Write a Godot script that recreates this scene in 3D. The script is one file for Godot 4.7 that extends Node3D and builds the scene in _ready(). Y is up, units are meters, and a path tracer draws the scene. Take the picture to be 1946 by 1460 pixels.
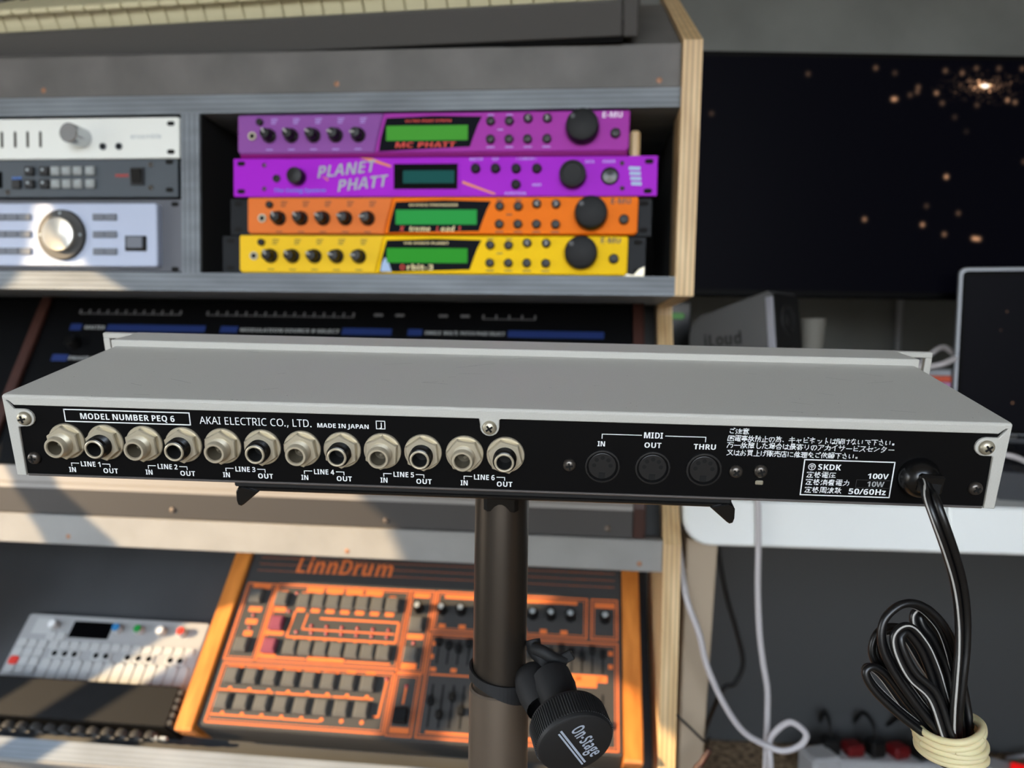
extends Node3D

var M := {}
var R := Transform3D(Basis(Vector3(.9949, 0, .1007), Vector3(0, 1, 0), Vector3(-.1007, 0, .9949)), Vector3(-.3255, 1.1338, -.8794)) # the studio rack: u right, v up, w forward
var D := Transform3D(Basis(Vector3(.9985, -.0067, .0545), Vector3(-.0062, .9722, .234), Vector3(-.0545, -.234, .9707)), Vector3(-.0101, .8998, -.331)) # the equalizer, tilted on its stand
var T0 := Transform3D()
var rng := RandomNumberGenerator.new()

func _ready():
	rng.seed = 7
	# ---- camera, sky, sun, exposure
	var cam := Camera3D.new()
	cam.name = "camera"
	add_child(cam)
	cam.transform = Transform3D(cam_basis(), Vector3(0, .93, 0))
	var at := CameraAttributesPhysical.new()
	at.frustum_focal_length = 35.0 / (2.0 * tan(deg_to_rad(54.17) / 2.0))
	at.frustum_focus_distance = .345
	at.frustum_near = .02
	at.frustum_far = 60.0
	at.exposure_aperture = at.frustum_focal_length / 2.9
	cam.attributes = at
	cam.fov = 54.17
	cam.current = true
	var env := Environment.new()
	env.background_mode = Environment.BG_SKY
	var sm := ProceduralSkyMaterial.new()
	sm.sky_top_color = Color(.66, .74, .84)
	sm.sky_horizon_color = Color(.93, .93, .91)
	sm.ground_horizon_color = Color(.62, .60, .56)
	sm.ground_bottom_color = Color(.36, .34, .31)
	sm.sky_energy_multiplier = 1.0
	sm.sun_angle_max = 0.0
	env.sky = Sky.new()
	env.sky.sky_material = sm
	env.background_energy_multiplier = 8.0
	env.tonemap_mode = Environment.TONE_MAPPER_LINEAR
	env.tonemap_exposure = 2.0
	env.sdfgi_enabled = true
	env.ssao_enabled = true
	env.ssil_enabled = true
	var we := WorldEnvironment.new()
	we.name = "world_environment"
	we.environment = env
	add_child(we)
	var sun := DirectionalLight3D.new()
	sun.name = "sun"
	add_child(sun)
	sun.look_at_from_position(Vector3.ZERO, Vector3(.8537, -.3169, -.4132), Vector3.UP)
	sun.light_energy = 1.85
	sun.light_color = Color(1.0, .87, .68)
	sun.light_angular_distance = .5
	sun.shadow_enabled = true
	# ---- the place
	materials()
	room()
	rack()
	equalizer()
	stand()
	keyboard()
	left_modules()
	sound_modules()
	black_synth()
	drum_machine()
	pocket_synth()
	ribbed_box()
	desk_area()
	cables_and_floor()

func cam_basis() -> Basis: # no yaw, 3.3 degrees down, 1 degree of roll
	return Basis(Vector3(.99986, .01694, -.00098), Vector3(-.01697, .99818, -.0579), Vector3(0, .0579, .99832)).orthonormalized()

# ================================================================ helpers
class MB:
	var v := PackedVector3Array()
	var n := PackedVector3Array()
	var uv := PackedVector2Array()
	var c := PackedColorArray()
	var col := Color.WHITE

	func tri(a: Vector3, b: Vector3, d: Vector3, na: Vector3, nb: Vector3, nd: Vector3, ua := Vector2.ZERO, ub := Vector2.ZERO, ud := Vector2.ZERO):
		if (b - a).cross(d - a).dot(na + nb + nd) > 0.0:
			v.append_array([a, d, b]); n.append_array([na, nd, nb]); uv.append_array([ua, ud, ub])
		else:
			v.append_array([a, b, d]); n.append_array([na, nb, nd]); uv.append_array([ua, ub, ud])
		c.append_array([col, col, col])

	func quad(a: Vector3, b: Vector3, d: Vector3, e: Vector3, nn: Vector3):
		tri(a, b, d, nn, nn, nn, Vector2(0, 1), Vector2(1, 1), Vector2(1, 0))
		tri(a, d, e, nn, nn, nn, Vector2(0, 1), Vector2(1, 0), Vector2(0, 0))

	# box with chamfered edges, centred on xf
	func box(xf: Transform3D, s: Vector3, ch := 0.0):
		var h := s * .5
		ch = min(ch, min(h.x, min(h.y, h.z)) * .9)
		for ax in 3:
			var b := (ax + 1) % 3
			var d := (ax + 2) % 3
			for sg in [-1.0, 1.0]:
				var nn := Vector3.ZERO
				nn[ax] = sg
				var p := []
				for q in [[-1, -1], [1, -1], [1, 1], [-1, 1]]:
					var w := Vector3.ZERO
					w[ax] = sg * h[ax]; w[b] = q[0] * (h[b] - ch); w[d] = q[1] * (h[d] - ch)
					p.append(xf * w)
				quad(p[0], p[1], p[2], p[3], (xf.basis * nn).normalized())
		if ch <= 0.0:
			return
		for ax in 3:
			var b := (ax + 1) % 3
			var d := (ax + 2) % 3
			for s1 in [-1.0, 1.0]:
				for s2 in [-1.0, 1.0]:
					var p := []
					for e in [-1.0, 1.0]:
						var w := Vector3.ZERO
						w[ax] = e * (h[ax] - ch); w[b] = s1 * h[b]; w[d] = s2 * (h[d] - ch)
						p.append(xf * w)
						w[b] = s1 * (h[b] - ch); w[d] = s2 * h[d]
						p.append(xf * w)
					var nn := Vector3.ZERO
					nn[b] = s1; nn[d] = s2
					nn = (xf.basis * nn).normalized()
					quad(p[0], p[2], p[3], p[1], nn)
		for sx in [-1.0, 1.0]:
			for sy in [-1.0, 1.0]:
				for sz in [-1.0, 1.0]:
					var k := Vector3(sx, sy, sz)
					var nn := (xf.basis * k).normalized()
					tri(xf * (k * Vector3(h.x, h.y - ch, h.z - ch)), xf * (k * Vector3(h.x - ch, h.y, h.z - ch)), xf * (k * Vector3(h.x - ch, h.y - ch, h.z)), nn, nn, nn)

	# box given by its corners
	func bx(xf: Transform3D, x0: float, x1: float, y0: float, y1: float, z0: float, z1: float, ch := 0.0):
		box(xf * Transform3D(Basis(), Vector3(x0 + x1, y0 + y1, z0 + z1) * .5), Vector3(abs(x1 - x0), abs(y1 - y0), abs(z1 - z0)), ch)

	# profile of (radius, z) turned about the z axis, from the back outside to the front middle
	func lathe(xf: Transform3D, prof: Array, seg := 24, turn := 0.0):
		var nr := []
		for i in prof.size() - 1:
			var t: Vector2 = prof[i + 1] - prof[i]
			nr.append(Vector2(t.y, -t.x).normalized())
		for i in prof.size() - 1:
			var a: Vector2 = nr[i]
			var b: Vector2 = nr[i]
			if i > 0 and nr[i - 1].dot(nr[i]) > .80: a = (nr[i - 1] + nr[i]).normalized()
			if i < nr.size() - 1 and nr[i + 1].dot(nr[i]) > .80: b = (nr[i + 1] + nr[i]).normalized()
			var p: Vector2 = prof[i]
			var q: Vector2 = prof[i + 1]
			for k in seg:
				var d0 := Vector2.from_angle(TAU * k / seg + turn)
				var d1 := Vector2.from_angle(TAU * (k + 1) / seg + turn)
				var pts := [Vector3(d0.x * p.x, d0.y * p.x, p.y), Vector3(d1.x * p.x, d1.y * p.x, p.y), Vector3(d1.x * q.x, d1.y * q.x, q.y), Vector3(d0.x * q.x, d0.y * q.x, q.y)]
				var ns := [Vector3(d0.x * a.x, d0.y * a.x, a.y), Vector3(d1.x * a.x, d1.y * a.x, a.y), Vector3(d1.x * b.x, d1.y * b.x, b.y), Vector3(d0.x * b.x, d0.y * b.x, b.y)]
				if seg <= 8:
					var dm := Vector2.from_angle(TAU * (k + .5) / seg + turn)
					for j in 4: ns[j] = Vector3(dm.x * nr[i].x, dm.y * nr[i].x, nr[i].y)
				for j in 4:
					pts[j] = xf * pts[j]
					ns[j] = (xf.basis * ns[j]).normalized()
				if p.x > 1e-7: tri(pts[0], pts[1], pts[2], ns[0], ns[1], ns[2])
				if q.x > 1e-7: tri(pts[0], pts[2], pts[3], ns[0], ns[2], ns[3])

	# outline in x, y pushed from z0 to z1, with a bevel on the z1 side
	func prism(xf: Transform3D, poly: Array, z0: float, z1: float, bev := 0.0):
		var pp := PackedVector2Array(poly)
		var area := 0.0
		for i in pp.size(): area += pp[i].cross(pp[(i + 1) % pp.size()])
		if area < 0.0: pp.reverse()
		var m := pp.size()
		var inner := PackedVector2Array()
		for i in m:
			var e0 := (pp[i] - pp[(i + m - 1) % m]).normalized()
			var e1 := (pp[(i + 1) % m] - pp[i]).normalized()
			var n0 := Vector2(-e0.y, e0.x)
			var n1 := Vector2(-e1.y, e1.x)
			var mid := (n0 + n1)
			var k: float = bev / maxf(.35, mid.length_squared() * .5)
			inner.append(pp[i] + mid * k)
		var idx := Geometry2D.triangulate_polygon(pp)
		var sg: float = sign(z1 - z0)
		var zb := z1 - sg * bev
		var nf := (xf.basis * Vector3(0, 0, sg)).normalized()
		for i in range(0, idx.size(), 3):
			var f := []
			var g := []
			for j in 3:
				var q := inner[idx[i + j]]
				f.append(xf * Vector3(q.x, q.y, z1))
				q = pp[idx[i + j]]
				g.append(xf * Vector3(q.x, q.y, z0))
			tri(f[0], f[1], f[2], nf, nf, nf)
			tri(g[0], g[1], g[2], -nf, -nf, -nf)
		for i in m:
			var a := pp[i]
			var b := pp[(i + 1) % m]
			var e := (b - a).normalized()
			var no := Vector3(e.y, -e.x, 0)
			quad(xf * Vector3(a.x, a.y, z0), xf * Vector3(b.x, b.y, z0), xf * Vector3(b.x, b.y, zb), xf * Vector3(a.x, a.y, zb), (xf.basis * no).normalized())
			if bev > 0.0:
				var ia := inner[i]
				var ib := inner[(i + 1) % m]
				quad(xf * Vector3(a.x, a.y, zb), xf * Vector3(b.x, b.y, zb), xf * Vector3(ib.x, ib.y, z1), xf * Vector3(ia.x, ia.y, z1), (xf.basis * (no + Vector3(0, 0, sg))).normalized())

	func tube(pts: Array, r: float, seg := 10, rz := -1.0):
		var m := pts.size()
		var t0: Vector3 = (pts[1] - pts[0]).normalized()
		var nn := t0.cross(Vector3(.3, .2, 1)).normalized()
		var rings := []
		var norms := []
		for i in m:
			var t: Vector3 = (pts[min(i + 1, m - 1)] - pts[max(i - 1, 0)]).normalized()
			nn = (nn - t * nn.dot(t)).normalized()
			var bb := t.cross(nn)
			var ring := []
			var nr := []
			for k in seg:
				var a := TAU * k / seg
				var d := nn * cos(a) + bb * sin(a)
				ring.append(pts[i] + d * r)
				nr.append(d)
			rings.append(ring)
			norms.append(nr)
		for i in m - 1:
			for k in seg:
				var k2 := (k + 1) % seg
				tri(rings[i][k], rings[i][k2], rings[i + 1][k2], norms[i][k], norms[i][k2], norms[i + 1][k2])
				tri(rings[i][k], rings[i + 1][k2], rings[i + 1][k], norms[i][k], norms[i + 1][k2], norms[i + 1][k])
		for e in [0, m - 1]:
			var d: Vector3 = -t0 if e == 0 else (pts[m - 1] - pts[m - 2]).normalized()
			for k in seg:
				tri(pts[e], rings[e][k], rings[e][(k + 1) % seg], d, d, d)

	# flat bar of a printed line, on the plane z
	func bar(xf: Transform3D, a: Vector2, b: Vector2, w: float, z := 0.0, ext := 0.0):
		var t := (b - a).normalized()
		var s := Vector2(-t.y, t.x) * w * .5
		a -= t * ext
		b += t * ext
		quad(xf * Vector3(a.x - s.x, a.y - s.y, z), xf * Vector3(b.x - s.x, b.y - s.y, z), xf * Vector3(b.x + s.x, b.y + s.y, z), xf * Vector3(a.x + s.x, a.y + s.y, z), (xf.basis * Vector3(0, 0, 1)).normalized())

	func line(xf: Transform3D, pts: Array, w: float, z := 0.0, closed := false):
		for i in pts.size() - (0 if closed else 1):
			bar(xf, pts[i], pts[(i + 1) % pts.size()], w, z, w * .5)

	func rect(xf: Transform3D, x0: float, y0: float, x1: float, y1: float, w: float, z := 0.0):
		line(xf, [Vector2(x0, y0), Vector2(x1, y0), Vector2(x1, y1), Vector2(x0, y1)], w, z, true)

	func disc(xf: Transform3D, x: float, y: float, r: float, z := 0.0, seg := 18):
		var nn := (xf.basis * Vector3(0, 0, 1)).normalized()
		for k in seg:
			var a := Vector2.from_angle(TAU * k / seg) * r
			var b := Vector2.from_angle(TAU * (k + 1) / seg) * r
			tri(xf * Vector3(x, y, z), xf * Vector3(x + a.x, y + a.y, z), xf * Vector3(x + b.x, y + b.y, z), nn, nn, nn)

	func mesh() -> ArrayMesh:
		var a := []
		a.resize(Mesh.ARRAY_MAX)
		a[Mesh.ARRAY_VERTEX] = v
		a[Mesh.ARRAY_NORMAL] = n
		a[Mesh.ARRAY_TEX_UV] = uv
		a[Mesh.ARRAY_COLOR] = c
		var me := ArrayMesh.new()
		me.add_surface_from_arrays(Mesh.PRIMITIVE_TRIANGLES, a)
		return me

func at(x: float, y: float, z := 0.0) -> Transform3D:
	return Transform3D(Basis(), Vector3(x, y, z))

func rot(axis: Vector3, deg: float) -> Transform3D:
	return Transform3D(Basis(axis.normalized(), deg_to_rad(deg)), Vector3.ZERO)

func numbered(parent: Node, nm: String) -> String:
	if not parent.has_node(NodePath(nm)): return nm
	var i := 1
	while parent.has_node(NodePath("%s_%03d" % [nm, i])): i += 1
	return "%s_%03d" % [nm, i]

func tag(o: Node, label: String, category: String, group := ""):
	o.set_meta("label", label)
	o.set_meta("category", category)
	if group: o.set_meta("group", group)

func thing(nm: String, label: String, category: String, xf: Transform3D, group := "") -> Node3D:
	var o := Node3D.new()
	o.name = numbered(self, nm)
	add_child(o, true)
	o.transform = xf
	tag(o, label, category, group)
	return o

func part(nm: String, mb: MB, m: String, parent: Node = null, label := "") -> MeshInstance3D:
	return inst(nm, mb.mesh(), m, parent, label)

func inst(nm: String, me: Mesh, m: String, parent: Node = null, label := "", xf := Transform3D()) -> MeshInstance3D:
	var o := MeshInstance3D.new()
	if parent == null: parent = self
	o.name = numbered(parent, nm)
	o.mesh = me
	o.material_override = M[m]
	o.transform = xf
	parent.add_child(o, true)
	if label: o.set_meta("label", label)
	return o

func struct(nm: String, mb: MB, m: String) -> MeshInstance3D:
	var o := part(nm, mb, m)
	o.set_meta("kind", "structure")
	return o

var fonts := {}
func font(nm: String, bold: bool) -> SystemFont:
	var k := nm + str(bold)
	if not fonts.has(k):
		var f := SystemFont.new()
		f.font_names = PackedStringArray([nm])
		f.font_weight = 700 if bold else 400
		fonts[k] = f
	return fonts[k]

var base_y := {}
# lettering of cap height h added to mb; al: 0 centred, -1 from the left, 1 to the right; fit: width to stretch to
func text(mb: MB, s: String, xf: Transform3D, h: float, al := 0, fit := 0.0, bold := true, skew := 0.0, fname := "Droid Sans"):
	var tm := TextMesh.new()
	tm.font = font(fname, bold)
	tm.font_size = 32
	tm.pixel_size = 1.0 / 32
	tm.depth = 0.0
	tm.curve_step = 1.5
	var k := fname + str(bold)
	if not base_y.has(k):
		tm.text = "H"
		var av: PackedVector3Array = tm.get_mesh_arrays()[Mesh.ARRAY_VERTEX]
		var lo := 1e9
		var hi := -1e9
		for p in av:
			lo = min(lo, p.y)
			hi = max(hi, p.y)
		base_y[k] = Vector2(lo, hi - lo)
	tm.text = s
	var arr := tm.get_mesh_arrays()
	var av: PackedVector3Array = arr[Mesh.ARRAY_VERTEX]
	if av.is_empty(): return
	var ai: PackedInt32Array = arr[Mesh.ARRAY_INDEX] if arr[Mesh.ARRAY_INDEX] != null else PackedInt32Array(range(av.size()))
	var x0 := 1e9
	var x1 := -1e9
	for p in av:
		x0 = min(x0, p.x)
		x1 = max(x1, p.x)
	var sy: float = h / base_y[k].y
	var sx := sy if fit <= 0.0 else fit / (x1 - x0)
	var ox: float = (x0 + x1) * .5 if al == 0 else (x0 if al < 0 else x1)
	var nn := (xf.basis * Vector3(0, 0, 1)).normalized()
	for i in range(0, ai.size(), 3):
		var t := []
		for j in 3:
			var p := av[ai[i + j]]
			var y: float = (p.y - base_y[k].x) * sy
			t.append(xf * Vector3((p.x - ox) * sx + y * skew, y, 0))
		mb.tri(t[0], t[1], t[2], nn, nn, nn)

func smooth(p: Array, n := 6, closed := false) -> Array:
	var out := []
	var m := p.size()
	for i in (m if closed else m - 1):
		var a: Vector3 = p[(i + m - 1) % m] if closed else p[max(i - 1, 0)]
		var b: Vector3 = p[i]
		var c: Vector3 = p[(i + 1) % m]
		var d: Vector3 = p[(i + 2) % m] if closed else p[min(i + 2, m - 1)]
		for k in n:
			out.append(b.cubic_interpolate(c, a, d, float(k) / n))
	out.append(p[0] if closed else p[m - 1])
	return out

func vecs(a: Array) -> Array:
	var o := []
	for i in range(0, a.size(), 3): o.append(Vector3(a[i], a[i + 1], a[i + 2]))
	return o

func v2s(a: Array, k := 1.0) -> Array:
	var o := []
	for i in range(0, a.size(), 2): o.append(Vector2(a[i], a[i + 1]) * k)
	return o

func rrect(x0: float, y0: float, x1: float, y1: float, r: float, n := 4) -> Array:
	var o := []
	for q in [[x1 - r, y1 - r, 0.0], [x0 + r, y1 - r, 90.0], [x0 + r, y0 + r, 180.0], [x1 - r, y0 + r, 270.0]]:
		for i in n + 1:
			var a := deg_to_rad(q[2] + 90.0 * i / n)
			o.append(Vector2(q[0] + cos(a) * r, q[1] + sin(a) * r))
	return o

# ---------------------------------------------------------------- materials
func mat(nm: String, col: Color, rough := .6, metal := 0.0, spec := .5) -> StandardMaterial3D:
	var m := StandardMaterial3D.new()
	m.resource_name = nm
	m.albedo_color = col
	m.roughness = rough
	m.metallic = metal
	m.metallic_specular = spec
	M[nm] = m
	return m

func noise_tex(freq: float, lo: Color, hi: Color, oct := 4, size := 256, normal := false, bump := 2.0) -> NoiseTexture2D:
	var n := FastNoiseLite.new()
	n.noise_type = FastNoiseLite.TYPE_SIMPLEX_SMOOTH
	n.frequency = freq
	n.fractal_octaves = oct
	n.seed = 11
	var t := NoiseTexture2D.new()
	t.width = size
	t.height = size
	t.seamless = true
	t.noise = n
	if normal:
		t.as_normal_map = true
		t.bump_strength = bump
	else:
		var g := Gradient.new()
		g.set_color(0, lo)
		g.set_color(1, hi)
		t.color_ramp = g
	return t

func tri_map(m: StandardMaterial3D, tex: Texture2D, sc: Vector3):
	m.albedo_texture = tex
	m.uv1_triplanar = true
	m.uv1_scale = sc

func materials():
	var fine := noise_tex(.08, Color(.955, .955, .955), Color(1, 1, 1), 3)
	var blot := noise_tex(.012, Color(.80, .80, .80), Color(1, 1, 1), 5)
	var soft := noise_tex(.012, Color(.92, .92, .92), Color(1, 1, 1), 5)
	var grain := noise_tex(.02, Color(.80, .74, .66), Color(1, 1, 1), 4)
	var bump := noise_tex(.12, Color.BLACK, Color.WHITE, 3, 256, true, 3.0)
	# powder coat of the equalizer
	var m := mat("beige", Color(.738, .73, .70), .5)
	tri_map(m, fine, Vector3.ONE * 55)
	m.normal_enabled = true
	m.normal_texture = bump
	m.normal_scale = .12
	mat("panel_black", Color(.046, .044, .046), .45, 0, .2)
	mat("steel_edge", Color(.42, .40, .39), .45, .6)
	mat("white_print", Color(.90, .91, .91), .6)
	mat("grey_print", Color(.62, .63, .63), .6)
	mat("mark_print", Color(.42, .42, .43), .6)
	mat("dim_print", Color(.26, .26, .26), .6)
	mat("jack_beige", Color(.80, .76, .67), .42, .65)
	mat("jack_bore", Color(.36, .33, .27), .5)
	mat("black_plastic", Color(.034, .034, .037), .26)
	mat("socket_plastic", Color(.085, .085, .088), .4)
	mat("black_matte", Color(.03, .03, .032), .75)
	mat("hole", Color(.006, .006, .006), .9)
	mat("nickel", Color(.72, .69, .61), .42, .7)
	mat("dull_screw", Color(.42, .37, .33), .5, .3)
	mat("black_screw", Color(.36, .34, .32), .32, .8)
	mat("copper", Color(.60, .43, .33), .5, .3)
	m = mat("tube_black", Color(.27, .24, .21), .34, .8)
	m.metallic_specular = .7
	m = mat("tube_satin", Color(.45, .40, .35), .42, .75)
	m.metallic_specular = .7
	mat("rubber", Color(.085, .085, .088), .55)
	mat("knob_print", Color(.62, .65, .70), .5)
	mat("webbing", Color(.05, .05, .055), .7)
	mat("cord_black", Color(.038, .038, .042), .36)
	mat("cord_white", Color(.66, .65, .63), .5)
	m = mat("band", Color(.85, .77, .60), .55)
	m.subsurf_scatter_enabled = true
	m.subsurf_scatter_strength = .2
	# rack
	m = mat("stain", Color(.42, .41, .40), .62)
	tri_map(m, blot, Vector3(3, 3, 3))
	m = mat("stain_ply", Color(.52, .55, .58), .6)
	m.vertex_color_use_as_albedo = true
	tri_map(m, blot, Vector3(2, 9, 9))
	m = mat("lip", Color(.575, .57, .56), .6)
	m.metallic_specular = .3
	tri_map(m, soft, Vector3(4, 4, 4))
	m = mat("birch", Color(.93, .82, .64), .5)
	m.vertex_color_use_as_albedo = true
	tri_map(m, grain, Vector3(9, 1.2, 9))
	m = mat("slant", Color(.24, .245, .25), .6)
	tri_map(m, blot, Vector3(2, 2, 2))
	mat("bay_black", Color(.012, .012, .013), .9)
	# keyboard
	mat("key_cream", Color(.83, .80, .66), .35)
	mat("keyslip", Color(.29, .285, .28), .55)
	mat("key_black", Color(.03, .03, .03), .3)
	# modules
	mat("alu_white", Color(.90, .91, .89), .5)
	mat("alu", Color(.75, .76, .77), .25, .9)
	mat("slate", Color(.27, .30, .33), .5)
	mat("slot", Color(.20, .19, .15), .6)
	mat("silver_blue", Color(.70, .74, .83), .4)
	mat("ear_grey", Color(.35, .36, .39), .5)
	mat("grey_button", Color(.42, .44, .48), .5)
	mat("pale_button", Color(.58, .60, .60), .45)
	mat("dark_button", Color(.09, .095, .11), .45)
	mat("jog_dark", Color(.22, .22, .22), .5)
	m = mat("jog_face", Color(.86, .85, .82), .22, .75)
	mat("ear_black", Color(.10, .11, .125), .55, 0, .3)
	for a in [["purple_l", .55, .32, .62], ["purple_r", .65, .22, .65], ["purple_lip", .50, .04, .42], ["violet", .66, .14, .80], ["orange_l", .88, .47, .22], ["orange_r", .95, .47, .04], ["yellow_l", .93, .76, .16], ["yellow_r", .96, .78, .0]]:
		mat(a[0], Color(a[1], a[2], a[3]), .5, 0, .22)
	mat("window_navy", Color(.045, .055, .085), .5, 0, .15)
	for a in [["lcd_a", .26, .56, .20], ["lcd_b", .17, .56, .26], ["lcd_c", .18, .54, .17], ["lcd_teal", .10, .30, .29]]:
		m = mat(a[0], Color(a[1], a[2], a[3]), .6, 0, .15)
		m.emission_enabled = true
		m.emission = Color(a[1], a[2], a[3])
		m.emission_energy_multiplier = .10
	m = mat("knob_black", Color(.035, .035, .035), .35, 0, .4)
	mat("knob_grey", Color(.085, .088, .092), .5, 0, .3)
	mat("button_black", Color(.08, .08, .08), .4, 0, .4)
	mat("print_red", Color(.85, .20, .12), .5)
	mat("print_cream", Color(.90, .83, .62), .5)
	mat("print_white", Color(.93, .88, .95), .5)
	mat("print_dark", Color(.22, .16, .10), .5)
	mat("print_grey", Color(.62, .66, .68), .5)
	mat("print_orange", Color(.88, .50, .30), .5)
	mat("print_lilac", Color(.72, .62, .92), .5)
	mat("print_blue", Color(.28, .50, .85), .5)
	mat("print_ltblue", Color(.62, .72, .85), .5)
	# black synthesizer
	mat("synth_black", Color(.022, .024, .03), .5, 0, .25)
	mat("synth_face", Color(.20, .185, .175), .5)
	mat("synth_bezel", Color(.50, .48, .46), .45)
	mat("stripe_blue", Color(.07, .16, .38), .5)
	m = mat("rosewood", Color(.24, .11, .07), .55)
	tri_map(m, grain, Vector3(12, 12, 2.5))
	# drum machine
	m = mat("oak", Color(.86, .54, .24), .42)
	tri_map(m, grain, Vector3(12, 2, 12))
	mat("drum_panel", Color(.21, .205, .20), .55)
	mat("drum_print", Color(.84, .44, .23), .6, 0, .3)
	mat("drum_key", Color(.33, .325, .315), .5)
	mat("drum_pink", Color(.48, .22, .29), .5)
	mat("led_red", Color(.62, .13, .15), .3)
	# pocket synth
	mat("op_body", Color(.58, .58, .575), .5)
	mat("op_key", Color(.66, .66, .65), .5)
	m = mat("op_screen", Color(.012, .012, .015), .4)
	m.metallic_specular = .12
	mat("cap_blue", Color(.15, .45, .66), .4)
	mat("cap_green", Color(.06, .52, .20), .4)
	mat("cap_white", Color(.85, .85, .84), .4)
	mat("cap_red", Color(.80, .17, .11), .45)
	m = mat("box_black", Color(.055, .052, .05), .6, 0, .3)
	m.normal_enabled = true
	m.normal_texture = bump
	m.normal_scale = .3
	m.uv1_triplanar = true
	m.uv1_scale = Vector3.ONE * 30
	mat("fin", Color(.25, .245, .24), .4, .3)
	# desk
	mat("desk_white", Color(.89, .90, .89), .45)
	m = mat("leg_warm_shade", Color(.68, .61, .52), .5)  # white leg, its shade and warm bounce light put into the colour
	m = mat("screen_frame", Color(.012, .012, .015), .5)
	m.metallic_specular = .2
	mat("laptop_silver", Color(.50, .51, .53), .45, .5)
	mat("laptop_key", Color(.035, .04, .06), .45)
	mat("laptop_well", Color(.07, .08, .12), .5)
	mat("grille", Color(.34, .36, .40), .5, .3)
	mat("speaker_grey", Color(.33, .33, .33), .5)
	mat("speaker_edge", Color(.55, .55, .58), .35)
	mat("speaker_front", Color(.075, .075, .075), .5)
	mat("cup", Color(.46, .45, .42), .6)
	mat("paper_grey", Color(.55, .56, .58), .6)
	mat("paper_red", Color(.72, .30, .20), .6)
	mat("paper_pink", Color(.62, .45, .58), .6)
	mat("paper_green", Color(.22, .45, .28), .6)
	mat("cable_white", Color(.70, .68, .68), .45)
	mat("cable_grey", Color(.66, .67, .70), .5)
	mat("cable_black", Color(.03, .03, .03), .5)
	mat("strip_white", Color(.76, .75, .74), .4)
	mat("plug_red", Color(.42, .04, .055), .5)
	m = mat("switch_red", Color(.75, .06, .06), .25)
	m.emission_enabled = true
	m.emission = Color(.9, .05, .05)
	m.emission_energy_multiplier = .4
	m = mat("led_green", Color(.12, .30, .05), .4)
	m.emission_enabled = true
	m.emission = Color(.2, .55, .08)
	m.emission_energy_multiplier = .16
	# room
	m = mat("wall", Color(.56, .575, .575), .85)
	tri_map(m, blot, Vector3(.7, .7, .7))
	mat("panel_dark", Color(.285, .285, .28), .7)

	mat("unseen_wall_dark", Color(.30, .29, .28), .85)
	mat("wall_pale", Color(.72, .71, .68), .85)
	mat("ceiling", Color(.80, .79, .77), .9)
	var carpet := noise_tex(.06, Color(.35, .30, .25), Color(1, .95, .87), 4)
	m = mat("carpet", Color(.84, .76, .66), .95)
	tri_map(m, carpet, Vector3(3.5, 3.5, 3.5))
	mat("frame", Color(.62, .60, .57), .5)

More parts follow.
